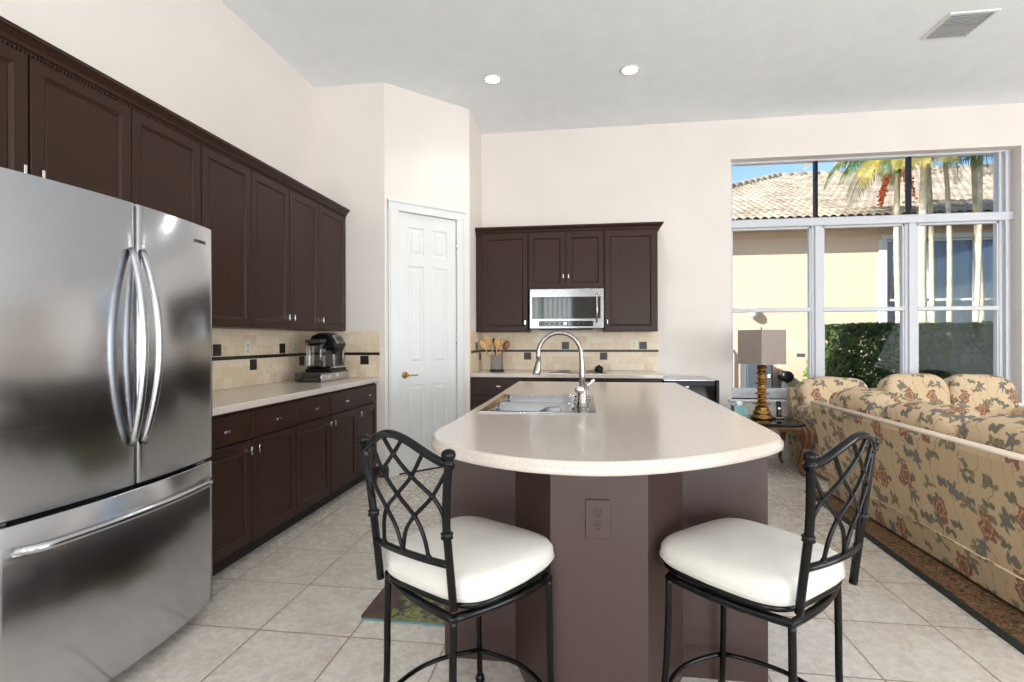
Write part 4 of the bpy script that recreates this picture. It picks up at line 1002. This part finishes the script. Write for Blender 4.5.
sofa('loveseat', 'floral tapestry two-cushion loveseat under the right side of the window', 'sofa', (3.51, 5.66, 0), radians(180), 1.26, .80, 2, .74, .06, .90, z0=.002)

# end table: dark polished top, carved apron, cabriole legs
TX0, TX1, TY0, TY1, TH = 1.38, 2.04, 5.0, 5.60, .48
tb = thing('end_table', 'low carved walnut end table with dark glossy top beside the armchair', 'table', ((TX0 + TX1) / 2, (TY0 + TY1) / 2, 0))
tt = MB(); rr = []
def shaped(ins, z):
    pts = []
    for k in range(48):
        a = 2 * pi * k / 48; f = lambda w: (1 if w >= 0 else -1) * abs(w) ** .32
        s_ = 1 + .012 * cos(8 * a); pts.append(((TX0 + TX1) / 2 + f(cos(a)) * ((TX1 - TX0) / 2 - ins) * s_, (TY0 + TY1) / 2 + f(sin(a)) * ((TY1 - TY0) / 2 - ins) * s_, z))
    return pts
tt.rings([shaped(.012, TH - .026), shaped(.002, TH - .02), shaped(0, TH - .01), shaped(.006, TH - .002), shaped(.014, TH)]); part('tabletop', tt, M['black_gloss'], tb)
ap = MB()
for a, b in (((TX0 + .05, TY0 + .04), (TX1 - .05, TY0 + .04)), ((TX1 - .05, TY0 + .04), (TX1 - .05, TY1 - .04)), ((TX1 - .05, TY1 - .04), (TX0 + .05, TY1 - .04)), ((TX0 + .05, TY1 - .04), (TX0 + .05, TY0 + .04))):
    A_, B_ = Vector(a), Vector(b); d_ = (B_ - A_).normalized(); nr = Vector((d_.y, -d_.x)) * .012; rr = []
    for i in range(21):
        q = i / 20; p = A_.lerp(B_, q); lo = TH - .075 - .022 * cos(2 * pi * q) - .012 * cos(6 * pi * q)
        rr.append([(p.x + nr.x, p.y + nr.y, TH - .026), (p.x + nr.x * 1.6, p.y + nr.y * 1.6, TH - .05), (p.x + nr.x, p.y + nr.y, lo), (p.x - nr.x, p.y - nr.y, lo), (p.x - nr.x, p.y - nr.y, TH - .026)])
    ap.rings(rr, smooth=False)
part('apron', ap, M['table_wood'], tb)
for sx, sy in ((0, 0), (1, 0), (0, 1), (1, 1)):
    x = (TX1 - .05) if sx else (TX0 + .05); y = (TY1 - .045) if sy else (TY0 + .045); ox = 1 if sx else -1; oy = 1 if sy else -1
    P_ = [(x, y, TH - .03), (x + ox * .025, y + oy * .02, TH - .10), (x + ox * .018, y + oy * .012, .28), (x - ox * .012, y - oy * .008, .15), (x - ox * .02, y - oy * .01, .06), (x + ox * .0, y + oy * .0, .018), (x + ox * .012, y + oy * .01, .012)]
    part('leg', MB().tube(crv(P_, 4), [.032] * 4 + [.034] * 4 + [.026] * 4 + [.019] * 4 + [.015] * 4 + [.016] * 4 + [.012], 12), M['table_wood'], tb)
# lamp
lx, ly = 1.73, 5.34
lm = thing('table_lamp', 'bronze stacked-disc table lamp with square taupe shade on the end table', 'lamp', (lx, ly, TH))
prof = [(0, TH + .0005), (.098, TH + .0005), (.102, TH + .012), (.095, TH + .03), (.074, TH + .04), (.084, TH + .05), (.08, TH + .07), (.058, TH + .082), (.066, TH + .095), (.058, TH + .115), (.038, TH + .125)]
z = TH + .125
for r_ in (.082, .06, .066, .05, .068, .05, .06, .052):
    prof += [(.034, z), (.036, z + .008), (r_, z + .016), (r_ + .004, z + .022), (r_ * .72, z + .03), (.04, z + .044)]; z += .05
prof += [(.022, z), (.018, z + .03), (0, z + .032)]
part('base', MB().lathe(prof, (lx, ly, 0), 32), M['lamp_brass'], lm)
s_ = .151; SZ0, SZ1 = 1.012, 1.345; shm = MB(); ang = radians(72.3)
def sq(r, z, n=8): return [(lx + r * sqrt(2) * cos(ang + pi / 2 * k), ly + r * sqrt(2) * sin(ang + pi / 2 * k), z) for k in range(4)]
shm.rings([sq(s_ - .003, SZ0), sq(s_, SZ0), sq(s_, SZ1), sq(s_ - .003, SZ1), sq(s_ - .003, SZ0)], False, False, smooth=False); part('lamp_shade', shm, M['shade'], lm)
part('finial', MB().tube([(lx, ly, z + .03), (lx, ly, SZ1 + .01)], .004, 8).sphere((lx, ly, SZ1 + .018), .009, 6), M['lamp_brass'], lm)
part('harp', MB().tube([(lx - .15, ly, SZ1 - .012), (lx + .15, ly, SZ1 - .012)], .0025, 6).tube([(lx, ly - .15, SZ1 - .012), (lx, ly + .15, SZ1 - .012)], .0025, 6), M['brass'], lm)
# phone and tissue box
px_, py_ = 1.885, 5.33
ph = thing('cordless_phone', 'slim black cordless phone upright in its silver charging cradle', 'phone', (px_, py_, TH))
mt = Matrix.Translation((px_, py_, TH + .085)) @ Matrix.Rotation(radians(-8), 4, 'X')
part('handset', MB().box(-.022, .022, -.011, .011, -.065, .085, .006, 3, mtx=mt), M['black'], ph)
part('screen', MB().box(-.010, .010, -.0125, -.0105, .008, .024, mtx=mt), M['led'], ph)
part('keypad', MB().box(-.015, .015, -.0125, -.0105, -.05, -.008, mtx=mt), M['dark_grey'], ph)
part('cradle', MB().box(px_ - .045, px_ + .045, py_ - .04, py_ + .045, TH + .0005, TH + .022, .008, 3), M['nickel'], ph)
tx_, ty_ = 1.515, 5.33
ts = thing('tissue_box', 'square aqua tissue box at the left end of the end table', 'tissue box', (tx_, ty_, TH))
part('box', MB().box(tx_ - .06, tx_ + .06, ty_ - .06, ty_ + .06, TH + .0005, TH + .125, .003), M['tissue_box'], ts)
tis = MB(); rr = []
for i, (r_, z) in enumerate(((.03, 0), (.022, .012), (.03, .026), (.012, .04))):
    rr.append([(tx_ + r_ * cos(2 * pi * k / 14) * (1 + .3 * sin(k * 2.3 + i)), ty_ + .5 * r_ * sin(2 * pi * k / 14), TH + .1255 + z + .004 * sin(k * 1.7)) for k in range(14)])
tis.rings(rr); part('tissue', tis, M['tissue'], ts)

# ------------------------------------------------------------------ ceiling fittings
def downlight(x, y, label):
    t = thing('recessed_light', label, 'ceiling light', (x, y, HC), group='recessed ceiling lights')
    part('trim_ring', MB().lathe([(.062, -.001), (.088, -.001), (.09, -.005), (.084, -.009), (.066, -.006), (.062, -.001)], (x, y, HC), 36), M['trim'], t)
    part('lens', MB().lathe([(0, -.002), (.064, -.002), (.064, -.004), (0, -.0045)], (x, y, HC), 36), M['lamp_on'], t)
    d = bpy.data.lights.new('downlight_glow', 'SPOT'); d.energy = 26; d.spot_size = radians(130); d.spot_blend = .8; d.shadow_soft_size = .06; d.color = (1, .95, .88)
    o = bpy.data.objects.new('downlight_glow', d); COL.objects.link(o); o.location = (0, 0, -.03); o.parent = t
downlight(-.805, 4.6, 'lit round recessed ceiling light, left of the pair above the island')
downlight(.412, 4.61, 'lit round recessed ceiling light, right of the pair above the island')
vt = thing('air_vent', 'white square louvered air vent in the ceiling', 'vent', (2.79, 4.29, HC))
part('frame', MB().panel((2.63, 4.125, HC - .0005), (0, .34, 0), (.335, 0, 0), (0, 0, -1), [(0, 0), (.004, .008), (.026, .01), (.03, .002)]), M['trim'], vt)
for k in range(9):
    y = 4.165 + k * .032; mt = Matrix.Translation((2.797, y, HC - .009)) @ Matrix.Rotation(radians(35 if k < 5 else -35), 4, 'X')
    part('louver', MB().box(-.138, .138, -.013, .013, -.001, .001, mtx=mt), M['louver'], vt)

# ------------------------------------------------------------------ outdoors
single('ground', MB().box(-14, 24, YW + .25, 40, -.3, -.1), M['ground'], 'mulch and grass strip between the two houses', 'ground')
bpy.data.objects['ground']['kind'] = 'structure'
# own house: unseen roof slab, stretched rearward to block sun and shade the gap
struct('trim_sunblock_roof', MB().box(-9, 11, -6.5, 6.15, 3.77, 3.87), M['stucco_own'])
HY, EY = 10.3, 9.95
nb = thing('neighbor_house', 'cream stucco house next door with clay tile hip roof', 'house', (5, HY, -.1))
NX0, NX1 = 1.2, 14
wx0, wx1, wz0, wz1 = 5.50, 8.45, .9, 3.07
part('wall', MB().box(NX0, wx0, HY, HY + .2, -.2, 3.6).box(wx1, NX1, HY, HY + .2, -.2, 3.6).box(wx0, wx1, HY, HY + .2, -.2, wz0).box(wx0, wx1, HY, HY + .2, wz1, 3.6), M['stucco'], nb)
part('band', MB().box(NX0, NX1, HY - .03, HY, 3.16, 3.30, .004), M['stucco'], nb)
part('fascia', MB().box(NX0 - .6, NX1, EY, EY + .03, 3.24, 3.41).box(NX0 - .6, NX1, EY + .03, HY + .2, 3.30, 3.33), M['soffit'], nb)
wf = MB(); wf.box(wx0 - .1, wx1 + .1, HY - .03, HY, wz1, wz1 + .09, .004).box(wx0 - .13, wx0, HY - .03, HY, wz0, wz1, .004).box(wx1, wx1 + .1, HY - .03, HY, wz0, wz1, .004).box(wx0 - .13, wx1 + .1, HY - .06, HY, wz0 - .1, wz0, .004)
fw = part('window', wf, M['trim'], nb)
mb = MB()
for x in (wx0 + .02, wx0 + .70, wx0 + .78, wx0 + 1.46, wx0 + 1.54, wx0 + 2.2, wx0 + 2.28, wx1 - .02): mb.box(x - .02, x + .02, HY + .02, HY + .06, wz0, wz1)
for z in (wz0 + .02, (wz0 + wz1) / 2 - .02, wz1 - .02): mb.box(wx0, wx1, HY + .02, HY + .06, z - .02, z + .02)
part('sash', mb, M['trim'], fw)
part('pane', MB().box(wx0, wx1, HY + .035, HY + .04, wz0, wz1), glassy('house_pane_glass', (.92, .95, 1, 1), .05), fw)
cu_ = MB(); rr = []
for z in (wz0, wz1 - .02): rr.append([(wx0 + .01 + (wx1 - wx0 - .02) * i / 90, HY + .09 + .02 * sin(i * 1.3) + .01 * sin(i * .37), z) for i in range(91)])
cu_.rings(rr, False, False, closed=False); part('curtain', cu_, M['curtain'], fw)
bl_ = MB()
for k in range(30): bl_.box(wx0 + .02, wx1 - .02, HY + .058, HY + .066, wz1 - .04 - k * .03, wz1 - .036 - k * .03)
part('blind', bl_, M['curtain'], fw)
# roof: barrel tiles as real waves and courses
Xr0, Yr, Zr, Ze = 5.55, 15.6, 5.86, 3.42
sl = (Zr - Ze) / (Yr - EY); rm = MB(); pw = .145; nx = int((NX1 - (-.6)) / (pw / 6)); courses = 22; grid = []
rows_ = []
for j in range(courses):
    v0, v1 = j / courses, (j + 1) / courses
    rows_ += [(v0, .03), (v1 - .0008, .0)]
xs = [-.6 + i * pw / 6 for i in range(nx + 1)]
XE0 = Xr0 - (Yr - EY)
for v, lift in rows_:
    yy = EY - .06 + (Yr - EY + .06) * v; zz = Ze + sl * (yy - EY); row = []
    xh = XE0 + (yy - EY)
    for x in xs:
        xx = max(x, xh); row.append(rm.bm.verts.new((xx, yy, zz + lift + .05 * abs(sin(pi * x / pw)) ** .8)))
    rows_v = row; grid.append(row)
for a, b in zip(grid, grid[1:]):
    for i in range(nx):
        try:
            if (a[i].co - a[i + 1].co).length < 1e-6 and (b[i].co - b[i + 1].co).length < 1e-6: continue
            f = rm.bm.faces.new((a[i], a[i + 1], b[i + 1], b[i])); f.smooth = True
        except ValueError: pass
part('roof', rm, M['roof'], nb)
# left hip slope and ridge/hip caps
hp = MB(); hp.bm.faces.new([hp.bm.verts.new(p) for p in ((XE0, EY, Ze), (Xr0, Yr, Zr), (XE0, Yr + 5.9, Ze))]); part('hip_slope', hp, M['roof'], nb)
def caps(p, q, n_, r_=.1):
    mb = MB(); p, q = Vector(p), Vector(q)
    for i in range(n_): a = p.lerp(q, i / n_); b = p.lerp(q, (i + 1.08) / n_); mb.tube([a, b], [r_ * 1.1, r_ * .9], 10)
    return mb
part('ridge_cap', caps((Xr0, Yr, Zr + .02), (NX1, Yr, Zr + .02), 24), M['roof'], nb)
part('hip_cap', caps((XE0, EY, Ze + .04), (Xr0, Yr, Zr + .04), 26), M['roof'], nb)
# things on and along the neighbor's wall
wlt = thing('wall_light', 'small white globe light on the cream wall next door', 'light', (3.17, HY - .02, 1.74))
part('backplate', MB().lathe([(0, 0), (.06, 0), (.065, -.012), (.05, -.02), (0, -.02)], (3.2, HY, 1.74), 20, 'y'), M['util'], wlt)
part('globe', MB().sphere((3.17, HY - .08, 1.76), .095, 10, (.9, .8, 1.15)), M['trim'], wlt)
ub = thing('electrical_cabinet', 'dark grey electrical cabinet against the cream wall behind the lamp', 'cabinet', (3.1, 10.1, -.1))
part('body', MB().box(2.94, 3.42, 9.95, 10.26, -.1, .86, .01), M['util'], ub)
part('panel_door', MB().box(2.97, 3.39, 9.93, 9.95, -.02, .8, .006), M['util'], ub)
part('lock', MB().box(3.32, 3.37, 9.915, 9.93, .55, .62, .004), M['trim'], ub)
pp = thing('conduit_pipe', 'pair of pale conduit pipes on the wall left of the electrical cabinet', 'pipe', (2.72, 10.2, -.1))
for x in (2.66, 2.76): part('pipe', MB().tube([(x, 10.22, -.1), (x, 10.22, .95 + (x - 2.66)), (x, 10.262, 1.0 + (x - 2.66))], .022, 10), M['trim'], pp)
mp_ = thing('meter_box', 'tall pale meter box with a grey label right of the electrical cabinet', 'meter box', (3.65, 10.2, -.1))
part('cover', MB().box(3.62, 4.12, 10.15, 10.265, .0, 1.08, .01), M['stucco'], mp_)
part('label_plate', MB().box(3.90, 4.04, 10.144, 10.15, .93, .99, .002), M['util'], mp_)
hr = thing('hose_reel', 'black garden hose reel below the meter box', 'hose reel', (3.45, 9.95, -.1))
part('drum', MB().lathe([(.02, -.1), (.10, -.1), (.10, -.085), (.05, -.085), (.05, .085), (.10, .085), (.10, .1), (.02, .1)], (3.64, 9.95, .58), 24, 'y'), M['black'], hr)
part('hose', MB().tube([(3.64 + .085 * cos(k * .5), 9.87 + .004 * k, .58 + .085 * sin(k * .5)) for k in range(40)], .018, 8), M['black'], hr)
part('bracket', MB().box(3.57, 3.71, 10.0, 10.14, .5, .66, .01).box(3.61, 3.67, 9.94, 10.1, -.1, .5), M['util'], hr)

def leaf_cloud(n, sampler, size, rnd, seed=1):
    r = random.Random(seed); mb = MB(); bm = mb.bm
    for _ in range(n):
        c, nrm = sampler(r); c = Vector(c); nrm = Vector(nrm) + Vector((r.uniform(-1, 1), r.uniform(-1, 1), r.uniform(-1, 1))) * rnd
        if nrm.length < 1e-3: nrm = Vector((0, 0, 1))
        nrm.normalize(); a = nrm.orthogonal().normalized(); a = Matrix.Rotation(r.uniform(0, 2 * pi), 3, nrm) @ a; b = nrm.cross(a)
        s = size * r.uniform(.6, 1.3); w = s * .5
        vs = [bm.verts.new(c + q) for q in (-a * s * .5, b * w * .5 + nrm * s * .06, a * s * .5, -b * w * .5 + nrm * s * .06)]
        bm.faces.new(vs)
    return mb
def hedge_sampler(x0, x1, y0, y1, z0, z1):
    def f(r):
        k = r.random(); x = r.uniform(x0, x1); y = r.uniform(y0, y1); z = r.uniform(z0, z1); d = abs(r.gauss(0, .06))
        bumpy = .05 * noise.noise(Vector((x * 3, y * 3, z * 3)))
        if k < .5: y = y0 + d + bumpy; nn_ = (0, -1, .2)
        elif k < .75: z = z1 - d * .7 + bumpy; nn_ = (0, 0, 1)
        elif k < .85: x = x0 + d + bumpy; nn_ = (-1, 0, .2)
        else: nn_ = (0, -.3, .6)
        return (x, y, z), nn_
    return f
hd_ = thing('hedge', 'clipped dark green hedge outside the window', 'hedge', (4.9, 8.6, -.1))
part('foliage', leaf_cloud(22000, hedge_sampler(3.84, 7.3, 8.2, 9.0, -.05, 1.47), .085, .8, 3), M['hedge'], hd_)
tw = MB(); r_ = random.Random(5)
for k in range(60):
    x = r_.uniform(3.85, 7.2); y = r_.uniform(8.35, 8.85); tw.tube([(x, y, -.1), (x + r_.uniform(-.08, .08), y, .5), (x + r_.uniform(-.2, .2), y + r_.uniform(-.1, .1), 1.3)], [.014, .01, .004], 5)
part('stems', tw, M['twig'], hd_)
bs = thing('shrub', 'bright lime green shrub at the left end of the hedge', 'shrub', (4.02, 9.3, -.1))
def ball(c, R, sc=(1, 1, 1)):
    def f(r):
        v = Vector((r.gauss(0, 1), r.gauss(0, 1), r.gauss(0, 1))).normalized(); d = r.uniform(.75, 1.05) if r.random() < .7 else r.uniform(.2, .8)
        return (c[0] + v.x * R * d * sc[0], c[1] + v.y * R * d * sc[1], c[2] + v.z * R * d * sc[2]), v
    return f
part('foliage', leaf_cloud(2600, ball((4.05, 9.3, .5), .36, (1, .7, 1.75)), .08, .7, 8), M['bush'], bs)
part('stems', MB().tube([(4.02, 9.3, -.1), (4.04, 9.3, .4), (4.06, 9.3, .9)], [.02, .015, .006], 6), M['twig'], bs)
lo = thing('ground_plant', 'small low green plant at the foot of the meter box', 'plant', (3.4, 9.5, -.1))
part('leaves', leaf_cloud(700, ball((3.42, 9.4, .12), .3, (1.2, .7, .8)), .1, .7, 9), M['frond'], lo)
part('stem', MB().tube([(3.42, 9.4, -.1), (3.42, 9.4, .2)], .012, 6), M['twig'], lo)

def frond_mesh(base, az, el, ln, droop, nl=34, lw=.02, ll=.42, seed=0):
    """arched rachis with two rows of leaflets"""
    r = random.Random(seed); mb = MB(); bm = mb.bm; P_ = []; p = Vector(base); e_ = el; N = 16
    for i in range(N + 1):
        P_.append(p.copy()); d = Vector((cos(az) * cos(e_), sin(az) * cos(e_), sin(e_))); p += d * ln / N; e_ -= droop / N
    mb.tube(P_, [.014 * (1 - i / N) + .003 for i in range(N + 1)], 5)
    side = Vector((-sin(az), cos(az), 0))
    for i in range(nl):
        q = .12 + .88 * i / nl; k = q * N; i0 = min(int(k), N - 1); c = P_[i0].lerp(P_[i0 + 1], k - i0); d = (P_[i0 + 1] - P_[i0]).normalized()
        l_ = ll * sin(pi * min(1, q * .9 + .1)) ** .6 * r.uniform(.85, 1.1)
        for s_ in (-1, 1):
            t1 = (side * s_ * .8 + d * .55 + Vector((0, 0, -.25))).normalized(); m_ = c + t1 * l_ * .55; tip = m_ + (t1 * .6 + Vector((0, 0, -.8))).normalized() * l_ * .45
            wv = d * lw * .5
            a = bm.verts.new(c - wv * .4); b = bm.verts.new(c + wv * .4); c1 = bm.verts.new(m_ + wv); c2 = bm.verts.new(m_ - wv); tp_ = bm.verts.new(tip)
            bm.faces.new((a, b, c1, c2)); bm.faces.new((c2, c1, tp_))
    return mb
def palm(x, y, h, r0, fr, label, lean=(0, 0), fruit=False, seed=0):
    t = thing('palm_tree', label, 'palm tree', (x, y, -.1), group=None)
    P_, R_l = [], []
    for i in range(61):
        q = i / 60; P_.append((x + lean[0] * q * q + .03 * sin(q * 5 + seed), y + lean[1] * q * q, -.1 + (h + .1) * q)); R_l.append(r0 * (1.25 - .35 * q) * (1.06 if i % 3 == 0 else .98))
    part('trunk', MB().tube(P_, R_l, 12), M['bark'], t)
    top = Vector(P_[-1]); part('crownshaft', MB().tube([top, top + Vector((0, 0, .3)), top + Vector((0, 0, .5))], [r0 * 1.1, r0 * 1.2, r0 * .5], 12), M['frond'], t)
    for k, (az, el, ln, dr, yel) in enumerate(fr):
        part('frond', frond_mesh(top + Vector((0, 0, .3)), radians(az), radians(el), ln, radians(dr), seed=seed * 10 + k), M['frond_y'] if yel else M['frond'], t)
    if fruit:
        fb = MB(); rr_ = random.Random(seed)
        for k in range(16):
            a = rr_.uniform(2.2, 5.5); q = [top + Vector((0, 0, .05))]; q.append(top + Vector((cos(a) * .16, sin(a) * .16, -.02))); q.append(top + Vector((cos(a) * .24, sin(a) * .24, -.3 - rr_.random() * .2)))
            fb.tube(q, .006, 4)
            for m in range(9): u_ = m / 8; c = q[1].lerp(q[2], u_); fb.sphere(c + Vector((rr_.uniform(-.03, .03), rr_.uniform(-.03, .03), 0)), .022, 4)
        part('fruit_cluster', fb, M['fruit'], t)
    return t
G = 'palm trunks'
CR = lambda n, e0, l0, seed, yel=(): [((seed * 37 + k * 360 / n) % 360, e0 + 14 * sin(k * 2.1 + seed), l0 * (1 + .15 * sin(k * 3.3 + seed)), 115 + 25 * sin(k * 1.7), 1 if k in yel else 0) for k in range(n)]
palm(5.18, 9.35, 4.0, .042, CR(11, 35, 1.25, 1, (3, 5)) + [(182, 42, 1.75, 105, 1), (215, 10, 1.2, 80, 1), (190, 20, 1.2, 100, 0), (235, 25, 1.2, 120, 0)], 'palm tree with orange fruit cluster, nearest the middle window post', fruit=True, seed=1)
palm(5.41, 9.1, 4.15, .056, CR(10, 35, 1.2, 2, (1, 4)) + [(265, 10, 1.0, 110, 1), (235, 0, 1.0, 90, 1)], 'thick pale palm trunk just right of the middle window post', seed=2)
palm(5.83, 9.5, 4.35, .034, CR(10, 40, 1.2, 3, (2,)), 'slender palm tree just right of the thickest trunk', lean=(-.15, 0), seed=3)
palm(5.9, 9.25, 4.25, .034, CR(10, 38, 1.1, 4), 'slender palm tree in the middle of the group outside', lean=(-.1, 0), seed=4)
palm(6.2, 9.2, 4.4, .034, CR(10, 38, 1.1, 5), 'palm tree second from the right beyond the window', lean=(.12, 0), seed=5)
palm(6.45, 9.45, 4.3, .042, CR(10, 36, 1.2, 6), 'palm tree furthest right beyond the window', lean=(-.05, 0), seed=6)
